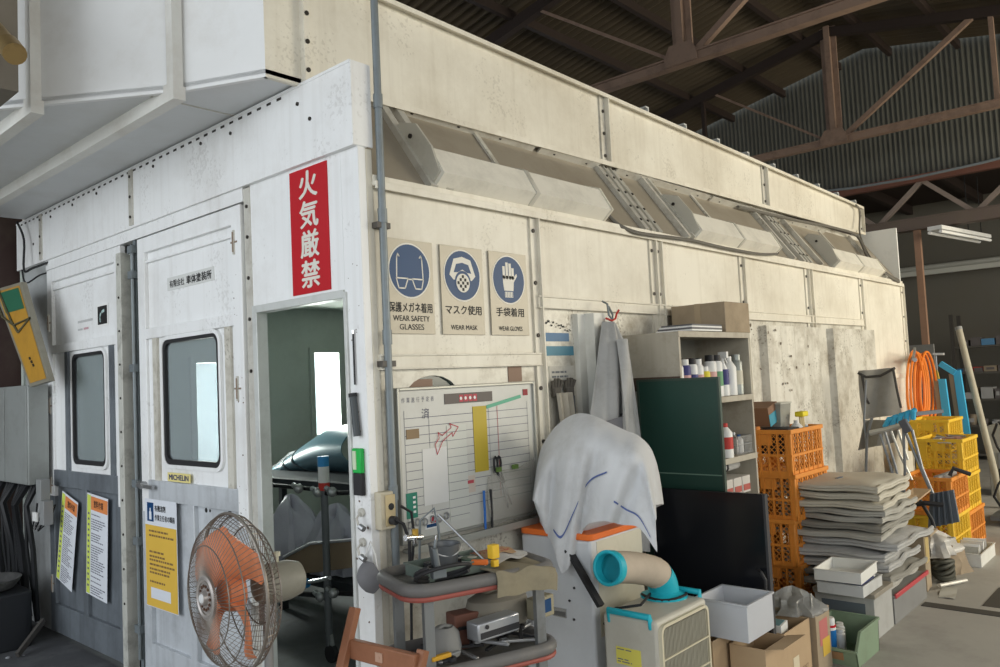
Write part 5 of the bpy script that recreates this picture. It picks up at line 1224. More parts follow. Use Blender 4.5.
crate('plastic_crate', 'low yellow crate directly under the tool-filled orange crate', YELLOW, (5.00, -.93, .05))
crate('plastic_crate', 'orange crate with a black handled tool lying in it', ORANGE, (4.99, -.94, .358))
crate('plastic_crate', 'small yellow crate rising behind the top yellow crate', YELLOW, (6.42, -.62, .72), 0)
b = MB(); b.box((6.42, -.6, 0), (6.9, -.3, .715)); tag(b.build('support_box', M('support_dark', (.10, .09, .08), .8)), 'dark box supporting the small rear yellow crate', 'box')
b = MB(); b.box((5.0, -.9, 0), (5.5, -.6, .046)); tag(b.build('pallet_board', M('pallet_brown', (.16, .12, .08), .8)), 'low dark board under the front yellow crate', 'board')
# contents of the tall stack's top crate
zt = 1.02
t = thing('blue_yellow_carton', 'brown, blue and yellow carton tilted in the top orange crate', 'box', (3.17, -.30, 1.20), rot=(0, math.radians(-14), 0))
b = MB(); b.box((0, 0, 0), (.16, .2, .13)); b.build('carton', M('carton_brown', (.22, .12, .07), .6), t, bevel=.002)
b = MB(); b.box((-.001, -.002, 0), (.161, 0, .08)); b.build('blue_band', M('carton_blue', (.05, .28, .38), .5), t); b = MB(); b.prism([(.10, -.003, 0), (.161, -.003, 0), (.15, -.003, .07)], (0, -.001, 0)); b.build('yellow_mark', M('carton_yellow', (.7, .5, .05), .5), t)
t = thing('black_box', 'black box with grey print in the top orange crate', 'box', (3.13, -.44, zt)); b = MB(); b.box((0, 0, 0), (.18, .2, .17)); b.build('box', RUBBER, t, bevel=.006); f = lambda u, v, k=0: (.0 + u, -.001 - .0004 * k, v); b = MB(); textlines(b, f, .02, .03, .15, .12, 3, 1, 0); b.build('print', GY, t, smooth=0)
t = thing('clear_tub', 'empty clear grey plastic tub standing up behind the black box', 'tub', (3.35, -.25, 1.18)); b = MB(); b.lathe([(.0001, 0), (.10, 0), (.12, .17), (.125, .17), (.105, .0)], n=4); b.build('tub', M('tub_clear', (.40, .40, .36), .2, alpha=.7), t, smooth=0); b = MB(); b.lathe([(.122, .165), (.132, .165), (.132, .175), (.122, .175)], n=4); b.build('rim', M('tub_rim', (.45, .45, .4), .4), t, smooth=0)
bottle(3.36, -.40, 1.08, .04, .15, WB, WB, 'white and red packet bottle between the black box and funnel', 'jug', REDP)
t = thing('yellow_brush', 'yellow topped brush standing in the top orange crate', 'brush', (3.46, -.40, 1.08)); b = MB(); b.box((-.05, -.03, .17), (.05, .03, .205)); b.build('head', M('brush_yellow', (.75, .62, .03), .5), t, bevel=.008)
for dx in (-.02, .01, .035): b = MB(); b.cyl((dx, 0, 0), (dx - .01, 0, .17), .008, 8); b.build('handle', M('handle_cream', (.6, .5, .28), .5), t)
bottle(3.57, -.38, 1.08, .035, .11, SKYB, WB, 'small blue bottle at the right of the top orange crate', 'jug')

# ------------------------------------------------------------------ folded sheets
rs = random.Random(3)
SHM = [M('sheet_cream', (.52, .49, .41), .7, dirt=.3, dcol=(.34, .31, .25), scale=6, bump=.25), M('sheet_grey', (.40, .39, .35), .7, dirt=.3, scale=6, bump=.25), M('sheet_film', (.46, .46, .45), .22, dirt=.2, bump=.5, scale=14), M('sheet_dark', (.26, .25, .22), .7, bump=.25)]
labs = ['bottom folded grey sheet resting on the red edged container', 'folded dark sheet just above the bottom of the stack', 'thick folded film bundle low in the stack', 'bulging film covered bundle in the lower half of the stack', 'shiny plastic wrapped bundle sticking out at mid height', 'folded grey sheet above the shiny bundle', 'dark rolled edge sheet in the middle of the stack', 'brown-grey sheet with drooping left edge', 'grey folded sheet in the upper stack', 'pale folded sheet third from the top', 'pale folded sheet second from the top', 'top cream folded sheet with a small blue mark']
z = .176
SHN = len(labs)
for k in range(SHN):
    h = 1.12 * [.05, .045, .07, .07, .065, .04, .05, .04, .045, .05, .05, .055][k]
    mi = [1, 3, 2, 2, 2, 1, 3, 1, 1, 0, 0, 0][k]
    ox = rs.uniform(-.02, .03); oy = rs.uniform(-.02, .02) - (.05 if k == 4 else 0); w_ = .66 + rs.uniform(-.03, .05); d_ = .66
    ph = rs.uniform(0, 6)
    t = thing('folded_sheet', labs[k], 'sheet', (3.20 + ox, -.96 + oy, z), rz=rs.uniform(-4, 4))
    b = MB(); n = 14
    def f_(u, v, top_, h=h, w_=w_, d_=d_, ph=ph):
        e = (1 - abs(2 * u - 1) ** 8) * (1 - abs(2 * v - 1) ** 8)
        x = w_ * u + .012 * math.sin(v * 8 + ph); y = d_ * v + .012 * math.sin(u * 7 + ph)
        zz = h * .5 + (h * .5 * math.sqrt(max(0, e))) * (1 if top_ else -1) + .007 * math.sin(u * 9 + ph) * math.cos(v * 6 + ph * 2) - .02 * max(0, abs(2 * u - 1) - .7)
        return (x, y, zz)
    b.grid(lambda u, v: f_(u, v, True), 22, 22); m0 = len(b.v); b.grid(lambda u, v: f_(v, u, False), 22, 22); b.build('fold', SHM[mi], t)
    for q in range(2):
        b = MB(); zz = h * (.38 + .3 * q); b.tube([(-.004 + .01 * math.sin(s * 9 + ph), -.004 + d_ * s, zz + .004 * math.sin(s * 11 + ph)) for s in [i / 14 for i in range(15)]][::-1] + [(w_ * s, -.006 + .008 * math.sin(s * 8 + ph), zz + .005 * math.sin(s * 13)) for s in [i / 14 for i in range(1, 15)]], .010 + .003 * q, 6); b.build('fold_edge', SHM[mi], t)
    if k == SHN - 1: b = MB(); b.box((.2, .3, h), (.3, .32, h + .006)); b.build('mark', M('mark_slate', (.1, .14, .2), .5), t)
    z += h * .93
print('sheet top', z)
# ------------------------------------------------------------------ folding chairs, boards and odds beyond the sheets
def tubes(name, lab, cat, paths, r, m, grp=None):
    t = thing(name, lab, cat, (0, 0, 0), group=grp)
    return t
TUBM = M('tube_grey', (.20, .21, .22), .4, .5)
TUBW = M('tube_pale', (.52, .52, .48), .4, .3)
t = thing('folding_chair', 'folded grey camping chair with cloth back leaning on the booth wall', 'chair', (0, 0, 0))
X0 = 4.80
def ax_(p, x=X0): return at(p[0], p[1], 0, x)
def back(u, v):
    lx, ly = 859 + 5 * v, 371 + 48 * v; rx, ry = 893 + 8 * v, 368 + 46 * v
    p = at(lx + (rx - lx) * u, ly + (ry - ly) * u, 0, 5.15 + .1 * u); p.x -= .02 * math.sin(u * 8 + v * 3) + .03 * math.sin(PI * v); return p
b = MB(); b.grid(back, 16, 16, thick=.01); b.build('backrest', CANVAS, t)
b = MB(); b.tube([ax_((858, 373), 5.12), ax_((866, 377), 5.12), ax_((880, 376), 5.12), ax_((895, 368), 5.12)], .011, 8); b.tube([ax_((893, 368), 5.11), ax_((897, 390), 5.11), ax_((901, 408), 5.11)], .010, 6); b.tube([ax_((862, 375), 5.11), ax_((866, 398), 5.11), ax_((869, 404), 5.11)], .010, 6); b.build('back_strap', M('strap_dark', (.06, .055, .05), .7), t)
b = MB(); b.grid(lambda u, v: at(864 + 38 * u - 6 * v, 420 + 4 * v + 26 * v * (1 - u * .3), 0, 5.1 + .05 * math.sin(u * 9)), 12, 8, thick=.01); b.build('seat_cloth', CANVAS, t)
for pts, r in (([(872, 418), (867, 435), (866, 470), (868, 500)], .012), ([(866, 380), (864, 420), (866, 440)], .010)):
    b = MB(); b.tube([ax_(p, 5.0) for p in pts], r, 8); b.build('leg', TUBM, t)
t = thing('folding_chair', 'folded tube chair with pale front bar standing before the cloth backed one', 'chair', (0, 0, 0))
for pts, r, m_ in (([(870, 433), (885, 430), (903, 425)], .022, TUBW), ([(903, 425), (905, 470), (903, 520)], .011, TUBM), ([(903, 426), (918, 462), (940, 512)], .012, TUBM), ([(912, 430), (922, 468), (938, 506)], .012, TUBM),
                   ([(885, 432), (895, 465), (905, 505)], .010, TUBM), ([(880, 434), (890, 465), (900, 500)], .010, TUBM), ([(891, 431), (900, 455), (912, 480)], .010, TUBW), ([(898, 430), (903, 445), (908, 460)], .010, TUBW)):
    b = MB(); b.tube([ax_(p, 4.72 if m_ is TUBM else 4.78) for p in pts], r, 8); b.build('frame_bar' if m_ is TUBW else 'leg', m_, t)
b = MB(); b.bar(ax_((902, 420), 4.7), ax_((909, 432), 4.7), .05, .06); b.build('hinge_block', M('hinge_slate', (.10, .11, .13), .5), t, bevel=.008)
t = thing('stepladder_rail', 'grey metal rail lying across the top yellow crate', 'rail', (0, 0, 0))
b = MB(); b.bar(at(905, 415, 0, 5.3), at(942, 411, 0, 5.5), .05, .03); b.bar(at(893, 432, 0, 5.2), at(912, 416, 0, 5.3), .03, .03); b.build('rail', TUBM, t)
t = thing('blue_strap_bundle', 'bright blue folded straps draped over the pale chair bar', 'strap', (0, 0, 0))
for k in range(5):
    b = MB(); b.tube([at(885 + 7 * k, 427 - 2 * k, 0, 4.95), at(889 + 6 * k, 419 - 2 * k, 0, 4.93), at(897 + 4.5 * k, 418 - 2 * k, 0, 4.95)], .022, 8); b.build('strap', SKYB, t)
# scrap in the top yellow crate
for k in range(7):
    t = thing('scrap_piece', 'grey and brown scrap pieces heaped in the top yellow crate', 'scrap', (5.62 + .07 * k, -.78 + .04 * ((k * 3) % 5), .86 + .012 * (k % 3)), rot=(.3 * (k % 3), .4 - .2 * (k % 4), k * 1.1), group='scrap in the top yellow crate')
    b = MB(); b.grid(lambda u, v: ((u - .5) * .16, (v - .5) * .10, .03 * math.sin(PI * u) * math.sin(PI * v)), 6, 6, thick=.008); b.build('sheet', [GALV, GREYP, M('scrap_rust', (.25, .13, .09), .7)][k % 3], t)
    b = MB(); b.bar((-.08, 0, .02), (.08, .02, .03), .014, .01); b.build('edge', STEEL, t)
# tool in the orange crate
t = thing('black_handle_tool', 'grey tool with black handle lying across the front orange crate', 'tool', (5.05, -.82, .64), rz=-25)
b = MB(); b.bar((0, 0, 0), (.34, .1, .01), .05, .05); b.build('body', GREYP, t, bevel=.01)
b = MB(); b.tube([(.12, -.03, .02), (.14, -.05, .08), (.24, -.12, .03)], .018, 8); b.build('handle', RUBBER, t)
t = thing('slate_panel', 'slate blue ribbed panel leaning in front of the orange and yellow crates', 'panel', (0, 0, 0))
P = [at(x, y, 0, 4.62) for x, y in ((928, 528), (959, 522), (953, 490), (930, 494))]
b = MB(); b.prism(P, (.03, 0, 0)); b.build('panel', M('slate', (.12, .14, .165), .5, dirt=.2), t, smooth=0)
for k in range(4): b = MB(); b.bar(P[0].lerp(P[1], .2 + .2 * k) - Vector((.012, 0, 0)), P[3].lerp(P[2], .2 + .2 * k) - Vector((.012, 0, 0)), .012, .02); b.build('rib', M('slate', ()), t)
b = MB(); b.tube([at(905, 506, 0, 4.5), at(925, 503, 0, 4.45), at(943, 505, 0, 4.5)], .018, 8); b.tube([at(920, 500, 0, 4.5), at(932, 520, 0, 4.5), at(935, 530, 0, 4.5)], .014, 8)
tag(b.build('black_bar', RUBBER), 'black crossed bars lying between the sheets and the slate panel', 'bar')
t = thing('cardboard_sheet', 'brown cardboard flap sticking out above the shiny bundle', 'cardboard', (0, 0, 0))
P = [at(x, y, 0, 4.25 + dx) for x, y, dx in ((902, 497, 0), (915, 502, 0), (931, 489, .2), (913, 488, .2))]
b = MB(); b.prism(P, (0, 0, -.012)); b.build('sheet', CARD, t, smooth=0)
b = MB(); b.tube([at(903, 503, 0, 4.24), at(915, 508, 0, 4.24)], .006, 6); b.build('edge', CARDD, t)
t = thing('carton_tube', 'upright brown carton with yellow tape at the end of the sheets', 'box', (4.02, -.97, 0.002), 4)
b = MB(); b.box((0, 0, 0), (.16, .15, .40)); b.build('carton', CARDD, t, bevel=.004); b = MB(); b.box((.02, -.003, .19), (.13, 0, .36)); b.build('tape', M('tape_ochre', (.45, .34, .14), .5), t)
b = MB(); b.box((-.09, -.06, .395), (.17, .16, .41)); b.build('flap', CARDD, t)
b = MB(); b.box((4.22, -.76, 0.0), (4.9, -.40, .28)); tag(b.build('storage_box', M('dark_olive', (.10, .10, .08), .7), bevel=.02), 'dark box in the shade between the sheets and the crates', 'box')
def lump(name, lab, cat, loc, sx, sy, sz, m, seed, fold=.18, part_='body'):
    t = thing(name, lab, cat, loc); r = random.Random(seed); a1, a2, a3 = [r.uniform(0, 6) for _ in range(3)]
    b = MB(); n1, n2 = 28, 16; vs = []
    for i in range(n2 + 1):
        th_ = PI / 2 * i / n2 * 1.15
        for j in range(n1):
            ph = 2 * PI * j / n1; rr = math.sin(min(th_, PI / 2)) ; w = 1 + fold * math.sin(5 * ph + a1 + 3 * th_) * .6 + fold * .5 * math.sin(11 * ph + a2) + fold * .5 * math.sin(7 * th_ + a3 + 2 * ph)
            vs.append((sx * rr * math.cos(ph) * w, sy * rr * math.sin(ph) * w, max(0, sz * math.cos(min(th_, PI / 2)) * (1 + fold * .6 * math.sin(3 * ph + a2)) * (1 if th_ < PI / 2 else 0))))
    fs = [(i * n1 + j, i * n1 + (j + 1) % n1, (i + 1) * n1 + (j + 1) % n1, (i + 1) * n1 + j) for i in range(n2) for j in range(n1)]
    b.add(vs, [f[::-1] for f in fs]); b.build(part_, m, t)
    return t
t = lump('jute_sack', 'brown sack slumped on the floor before the far crates', 'sack', (4.72, -.93, 0), .22, .14, .19, M('sack_brown', (.29, .23, .16), .9, dirt=.4, bump=.4), 5)
b = MB(); b.tube([(-.14, .02, .10), (-.02, -.05, .19), (.12, .02, .14)], .008, 6); b.build('seam', M('sack_seam', (.2, .15, .1), .9), t)
t = lump('white_plastic_bag', 'crumpled pale plastic bag lying over the brown sack', 'bag', (4.70, -.85, .14), .22, .16, .14, M('bag_pale', (.52, .50, .46), .3, bump=.6, scale=20), 9, .25)
b = MB(); b.tube([(-.05, -.1, .09), (.02, -.15, .11), (.07, -.09, .1)], .008, 6); b.build('handle', M('bag_pale', ()), t)
b = MB()
for k in range(5): b.tube([(4.42 + .11 * math.cos(a), -.98 + .06 * math.sin(a), .03 + .025 * k + .02 * math.sin(a + k)) for a in [2 * PI * q / 20 for q in range(20)]], .014, 7, closed=True)
tag(b.build('rubber_hose', M('hose_dark', (.06, .06, .045), .6)), 'dark coiled rubber hose beside the brown sack', 'hose')
b = MB(); b.cyl((4.12, -1.02, .03), (4.42, -1.12, .015), .014, 8); tag(b.build('metal_pipe', GALV), 'short shiny pipe end lying on the floor by the dark hose', 'pipe')
b = MB(); b.grid(lambda u, v: (3.92 + .30 * u, -1.16 + .10 * v + .05 * u, .005 + .004 * math.sin(9 * u + 4 * v)), 10, 6, thick=.002); tag(b.build('floor_rag', M('rag_grey', (.44, .43, .38), .9)), 'flat grey rag on the floor by the red lid edge', 'rag')
t = openbox('white_basket', 'white plastic basket with newspapers on the floor at the right', 'basket', (4.92, -1.12, 0.001), .50, .22, .10, M('basket_white', (.66, .66, .62), .45, dirt=.2), lip=.006)
for k in range(6):
    o = thing('newspaper', 'folded newspapers standing in the white basket', 'newspaper', (4.98 + .06 * k, -1.09, .03), rot=(0, .3 - .05 * k, .1 * (k % 3)), group='newspapers in the white basket')
    b = MB(); b.box((0, 0, 0), (.02, .16, .11 + .01 * (k % 2))); b.build('sheets', [M('newsprint', (.50, .49, .43), .8, dirt=.4, dcol=(.2, .2, .2), scale=60), PAPER][k % 2], o)
t = lump('plastic_bag', 'crumpled clear plastic bag spilling from the greyish cardboard box', 'bag', (2.16, -.80, .30), .10, .14, .11, M('bag_clear2', (.50, .49, .45), .15, alpha=.75, bump=.8, scale=35, spec=.9), 31, .32)
b = MB(); b.tube([(-.05, -.12, .03), (0, -.1, .10), (.05, -.12, .03)], .006, 6); b.build('knot', M('bag_clear2', ()), t)
# cable heap at the right edge
t = thing('cable_bundle', 'tangle of black cables hanging behind the yellow crates', 'cable', (0, 0, 0))
for k in range(9):
    b = MB(); x = 6.9 + .03 * k; p = []
    for i in range(9): p.append((x + .1 * math.sin(i * .9 + k), -.93 - .05 * k + .06 * math.sin(i * 1.3 + 2 * k), .95 - .115 * i + .02 * math.sin(k)))
    b.tube(p, .012, 6); b.build('cable', RUBBER, t)
b = MB(); b.box((6.7, -1.5, 0.05), (7.3, -.85, .09)); b.cyl((6.75, -1.0, 0), (6.75, -1.0, .3), .02, 8); b.bar((6.6, -1.2, .3), (7.3, -.9, .05), .03, .03); tag(b.build('machine_stand', TUBM), 'dark metal frame on the floor behind the cables', 'frame')
t = thing('radiator', 'pale ribbed radiator like unit under the far shelves', 'radiator', (8.6, -1.0, 0))
b = MB(); b.box((0, 0, 0), (.5, .5, .80)); b.build('body', M('radiator_cream', (.42, .40, .34), .5, dirt=.3), t, bevel=.01)
b = MB()
for k in range(9): b.box((-.01, .03 + .05 * k, .05), (0, .05 + .05 * k, .5))
b.build('fins', GREYP, t)

# hose, blue topped boards, leaning poles at the booth end
t = thing('air_hose', 'coil of bright orange air hose hung at the far end of the booth', 'hose', (0, 0, 0))
for k in range(6):
    b = MB(); cx_, cy_ = 921.0 + 1.4 * k * (-1) ** k, 385; w1, h1 = 6.5 + .4 * k, 30 + .8 * k
    b.tube([at(cx_ + w1 * math.cos(a) * (1 - .15 * math.sin(a)) + 3 * (1 - math.sin(a)) * .5, cy_ - h1 * math.sin(a) + (5 if math.sin(a) < 0 else 0), 1, -.16 - .012 * k) for a in [2 * PI * q / 30 for q in range(30)]], .0135, 8, closed=True); b.build('loop', HOSE, t)
b = MB(); b.cyl(at(915, 358, 1, -.05), at(915, 360, 1, -.3), .02, 8); b.bar(at(913, 360, 1, -.26), at(915, 348, 1, -.26), .02, .02); b.build('hanger', STEEL, t)
for i, (q, lab) in enumerate(((((938, 379), (945, 379), (952, 432), (944, 432)), 'shorter board with light blue cover standing beside the orange hose'), (((953, 372), (960, 370), (970, 434), (962, 434)), 'taller board with light blue cover, right of the shorter one'))):
    t = thing('covered_board', lab, 'board', (0, 0, 0)); X = 7.7 + .15 * i
    P = [at(x, y, 0, X) for x, y in q]; P[2].z = P[3].z = .02 if False else P[2].z
    b = MB(); b.prism(P, (.05, 0, 0)); b.build('cover', SKYB, t, smooth=0)
    b = MB(); b.prism([P[0] + Vector((.02, .05, -.02)), P[3] + Vector((.02, .05, 0)), Vector((P[3].x + .02, P[3].y + .05, .0)), Vector((P[2].x + .02, P[2].y, .0)), P[2] + Vector((.02, 0, 0)), P[0] + Vector((.02, 0, -.02))], (.03, 0, 0)); b.build('board', M('board_tan', (.36, .30, .2), .7), t, smooth=0)
    if i: b = MB(); b.bar(P[0] + Vector((0, .12, .10)), P[0] + Vector((0, -.02, -.01)), .05, .06); b.build('bent_corner', SKYB, t)
t = thing('pale_pole', 'long pale wooden pole leaning before the dark shelves', 'pole', (0, 0, 0)); a_, c_ = at(959, 330, 0, 8.1), at(985, 434, 0, 7.9); e_ = a_ + (c_ - a_) * (a_.z / (a_.z - c_.z))
b = MB(); b.cyl(a_, e_, .035, 10); b.build('pole', M('pole_pale', (.42, .39, .30), .6, dirt=.3), t); b = MB(); b.cyl(a_, a_ + (a_ - c_) * .03, .038, 10); b.build('cap', GREYP, t)
t = thing('t_bracket', 'small white T shaped bracket on a thin rod behind the orange hose', 'bracket', (0, 0, 0)); b = MB(); b.bar(at(933, 354, 0, 8.2), at(944, 354, 0, 8.2), .025, .025); b.build('bar', WHITE, t); b = MB(); b.cyl(at(936, 355, 0, 8.2), (8.2, at(937, 372, 0, 8.2).y, 0), .008, 6); b.build('rod', STEEL, t); b = MB(); b.bar(at(936, 370, 0, 8.2), at(938, 379, 0, 8.2), .03, .03); b.build('hook', M('hook_yellow', (.7, .5, .1), .5), t)
t = thing('wall_rack', 'grey rack with hanging tools in the shade behind the orange hose', 'rack', (9.3, .15, .9)); b = MB(); b.box((0, 0, 0), (.04, 1.0, .9)); b.build('board', M('rack_grey', (.20, .20, .19), .7), t)
for k in range(4): b = MB(); b.box((-.05, 0, .1 + .22 * k), (0, 1.0, .12 + .22 * k)); b.build('shelf', M('rack_rail', (.3, .3, .28), .6), t)

# far storage shelves in the annex
t = thing('storage_rack', 'dark storage rack full of tools at the far right back wall', 'rack', (12.2, -2.4, 0))
b = MB()
for y in (0, 1.45, 2.95):
    for x in (0, .5): b = MB(); b.box((x, y, 0), (x + .05, y + .05, 2.3)); b.build('upright', M('rack_dark', (.05, .045, .04), .6), t)
LV = [.10, .55, .96, 1.38, 1.79]
for z in LV: b = MB(); b.box((0, 0, z - .03), (.55, 3.0, z)); b.build('shelf', M('rack_shelf', (.085, .08, .07), .6), t)
rk = random.Random(11)
pal = [((.10, .09, .09), 'dark'), ((.35, .05, .04), 'red'), ((.08, .2, .35), 'blue'), ((.42, .41, .38), 'pale'), ((.22, .18, .13), 'brown')]
for li, z in enumerate(LV[1:]):
    y = 2.85
    while y > 1.75:
        w = rk.uniform(.07, .18); h = rk.uniform(.06, .22) if li != 2 else rk.uniform(.04, .10); pc = rk.choice([pal[0], pal[1], pal[3], pal[4], pal[0], pal[2]] if li < 2 else [pal[0], pal[0], pal[4], pal[2]])
        t = thing('tool_box' if h < .12 else 'storage_can', 'small %s item standing on the %s shelf of the far rack' % (pc[1], ['lowest', 'second', 'third', 'top'][li]), 'container', (12.18, -2.4 + y - w, z), group='%s items on the %s far shelf' % (pc[1], ['lowest', 'second', 'third', 'top'][li]))
        b = MB()
        if li == 0: b.lathe([(.0001, 0), (w * .45, 0), (w * .45, h), (w * .3, h * 1.1), (.0001, h * 1.1)], (.1, w / 2, 0), n=12)
        else: b.box((0, 0, 0), (.3, w, h))
        b.build('body', M('rackitem_' + pc[1], pc[0], .5), t)
        b = MB(); b.box((-.003, w * .2, h * .3), (0, w * .8, h * .7)); b.build('label', M('rackitem_' + rk.choice(pal)[1], (.3, .3, .3), .5), t)
        y -= w + rk.uniform(.01, .04)
t = thing('red_blue_tool', 'long red tool with blue end lying on the third far shelf', 'tool', (12.24, .02, 1.385)); b = MB(); b.box((-.03, 0, 0), (.02, .35, .07)); b.build('body', REDP, t, bevel=.01); b = MB(); b.box((-.03, .35, 0), (.02, .52, .05)); b.build('end', M('tool_blue', (.04, .18, .4), .5), t)

# ------------------------------------------------------------------ floor channels
b = MB(); b.box((3.66, -9, .0), (3.76, -1.02, .004)); b.box((3.86, -9, 0), (4.38, -1.33, .003))
struct('trim_2', b, M('channel_dark', (.07, .065, .055), .8))

# ------------------------------------------------------------------ cables on the booth slope
def cable(pts, r, lab, m=RUBBER, ys=None):
    b = MB(); P = [at(x, y, 1, yy) for x, y, yy in pts]
    Q = []
    for i in range(len(P) - 1):
        for k in range(4):
            s = k / 4; p0, p1, p2, p3 = P[max(i - 1, 0)], P[i], P[i + 1], P[min(i + 2, len(P) - 1)]
            Q.append(.5 * ((2 * p1) + (p2 - p0) * s + (2 * p0 - 5 * p1 + 4 * p2 - p3) * s * s + (3 * p1 - p0 - 3 * p2 + p3) * s ** 3))
    Q.append(P[-1]); b.tube(Q, r, 7); tag(b.build('power_cable', m), lab, 'cable')
cable([(590, 193, .10), (600, 205, .05), (615, 222, 0), (632, 231, -.05), (652, 235, -.06), (690, 240, -.06), (725, 248, -.06), (760, 254, -.06), (777, 254, -.05)], .011, 'dark cable sagging off the first lamp and along the sill', M('cable_grey', (.16, .15, .13), .5))
cable([(762, 238, .06), (772, 246, .02), (778, 253, -.03)], .012, 'short dark cable loop at the right end of the second lamp', M('cable_grey', ()))
cable([(738, 207, .30), (760, 212, .29), (800, 221, .29), (835, 228, .28), (857, 236, .25), (868, 258, .10), (882, 272, .0), (899, 282, -.05)], .014, 'dark cable under the fascia, dropping along the last lamp to the sill', M('cable_grey', ()))
cable([(856, 205, .28), (860, 212, .28), (860, 235, .25), (872, 260, .08), (888, 274, -.02), (899, 280, -.05)], .010, 'thin cable falling from the fascia end beside the dark one', M('cable_grey', ()))

# ------------------------------------------------------------------ inside the booth, seen through the doorway
t = thing('stand_pole', 'grey stand pole with blue, white and red wrapped top inside the booth', 'stand', (.75, 1.40, 0))
b = MB(); b.cyl((0, 0, .10), (0, 0, 1.02), .022, 14); b.build('pole', M('stand_grey', (.13, .14, .15), .4, .3), t)
b = MB(); b.cyl((0, 0, 1.0), (0, 0, 1.045), .033, 16, 0); b.cyl((0, 0, 1.045), (0, 0, 1.14), .033, 16, 1); b.cyl((0, 0, 1.14), (0, 0, 1.20), .034, 16, 2); b.build('wrapped_top', [REDP, M('wrap_white', (.62, .62, .60), .6), M('wrap_blue', (.03, .22, .48), .5)], t)
b = MB(); b.tube([(0, 0, 1.0), (-.0, .9, 1.0)], .014, 8); b.tube([(0, 0, .98), (0, -.25, 1.0)], .014, 8); b.build('upper_bar', M('stand_black', (.02, .02, .022), .4, .5), t)
b = MB(); b.tube([(0, 0, .38), (-.0, .95, .30)], .016, 8); b.tube([(0, .0, .40), (.1, -.8, .47)], .014, 8); b.build('lower_bar', M('stand_black', ()), t)
for y, z in ((.22, 1.0), (.02, .99), (-.12, 1.0), (.55, 1.0), (.03, .38), (-.10, .42)):
    b = MB(); b.ball((-.03, y, z), .03, 12); b.cyl((-.06, y, z), (0, y, z), .012, 8); b.cyl((-.03, y + .03, z + .01), (-.03, y + .06, z + .02), .016, 8); b.build('clamp_knob', STEEL, t)
b = MB(); b.cyl((-.015, -.02, .055), (.015, -.02, .055), .05, 18); b.build('caster', RUBBER, t)
b = MB(); b.bar((0, 0, .16), (0, -.02, .06), .05, .02); b.build('caster_fork', STEEL, t)
t = thing('blue_car_panel', 'curved pale blue car panel propped up inside the booth', 'car panel', (0, 0, 0))
hp = [(283, 472), (292, 462), (303, 450), (315, 439), (330, 430), (345, 426), (362, 424)]
b = MB()
def hood(u, v):
    x, y = lerp(hp, u); p = at(x, y, 0, 2.0); q_ = at(288 + 85 * u, 474, 0, 1.9); r_ = p.lerp(q_, v); r_.x -= .25 * math.sin(PI * v); return r_
b.grid(hood, 24, 12, thick=.01); b.build('panel', M('panel_blue', (.12, .22, .27), .3), t)
b = MB()
for u in (.33, .45): b.tube([hood(u, v) - Vector((.012, 0, 0)) for v in [k / 10 for k in range(11)]], .012, 6)
b.build('bead', M('bead_dark', (.05, .08, .10), .4), t)
t = thing('grey_car_trim', 'grey streaked panel leaning left of the blue car panel', 'car panel', (0, 0, 0))
b = MB(); b.prism([at(x, y, 0, 1.9) for x, y in ((264, 474), (290, 452), (312, 446), (296, 472))], (.03, 0, 0)); b.build('panel', M('trim_panel', (.14, .16, .17), .35), t, smooth=0)
b = MB(); b.tube([at(268, 470, 0, 1.88), at(300, 452, 0, 1.88)], .015, 6); b.build('edge', CHROME, t)
t = thing('work_bench', 'low dark bench carrying bags inside the booth', 'bench', (1.35, 1.15, 0)); b = MB(); b.box((0, 0, .86), (.48, 2.4, .93)); b.build('top', M('bench_dark', (.03, .035, .04), .6), t, bevel=.005)
for x in (.03, .41):
    for y in (.05, 2.3): b = MB(); b.box((x, y, 0), (x + .05, y + .05, .86)); b.build('leg', M('bench_dark', ()), t)
b = MB(); b.box((0, 0, .40), (.48, 2.4, .43)); b.build('shelf', M('bench_dark', ()), t)
BG = M('bag_violet', (.52, .52, .60), .35, bump=.6, scale=20, alpha=1)
lump('plastic_bag', 'pale plastic bag, left one on the low cart in the booth', 'bag', (1.10, 2.30, .43), .17, .26, .40, BG, 21, .2)
lump('plastic_bag', 'pale plastic bag behind the stand pole in the booth', 'bag', (1.08, 1.74, .43), .17, .24, .38, BG, 22, .2)
lump('plastic_bag', 'pale plastic bag at the right, next to the doorway jamb', 'bag', (1.10, 1.18, .43), .16, .24, .50, BG, 23, .2)
b = MB(); b.box((.9, .9, .36), (1.3, 2.7, .42)); b.box((.95, .95, 0), (1.0, 1.0, .36)); b.box((.95, 2.6, 0), (1.0, 2.65, .36)); b.box((1.2, .95, 0), (1.25, 1.0, .36)); b.box((1.2, 2.6, 0), (1.25, 2.65, .36)); tag(b.build('low_cart', M('bench_dark', ())), 'low dark cart carrying plastic bags inside the booth', 'cart')
t = thing('wood_board', 'brown paper covered board lying low inside the booth', 'board', (0, 0, 0)); P = [at(x, y, 0, .84) for x, y in ((284, 575), (285, 557), (312, 543), (372, 538), (372, 565), (320, 572))]
b = MB(); b.prism(P, (.06, 0, 0)); b.build('board', M('board_kraft', (.27, .20, .13), .8), t, smooth=0)
b = MB(); b.tube([P[1] + Vector((-.01, 0, 0)), P[2] + Vector((-.01, 0, 0)), P[3] + Vector((-.01, 0, 0))], .01, 6); b.build('fold', M('fold_pale', (.4, .4, .42), .6), t)
b = MB(); b.cyl(at(306, 583, 0, .70), at(330, 578, 0, .72), .012, 8, 0); b.cyl(at(300, 585, 0, .70), at(307, 583, 0, .70), .028, 12, 1); b.cyl(at(297, 586, 0, .70), at(300, 585, 0, .70), .028, 12, 2)
tag(b.build('red_blue_coupler', [CHROME, M('wrap_blue', ()), REDP]), 'small blue and red coupler on the low bar behind the fan motor', 'coupler')
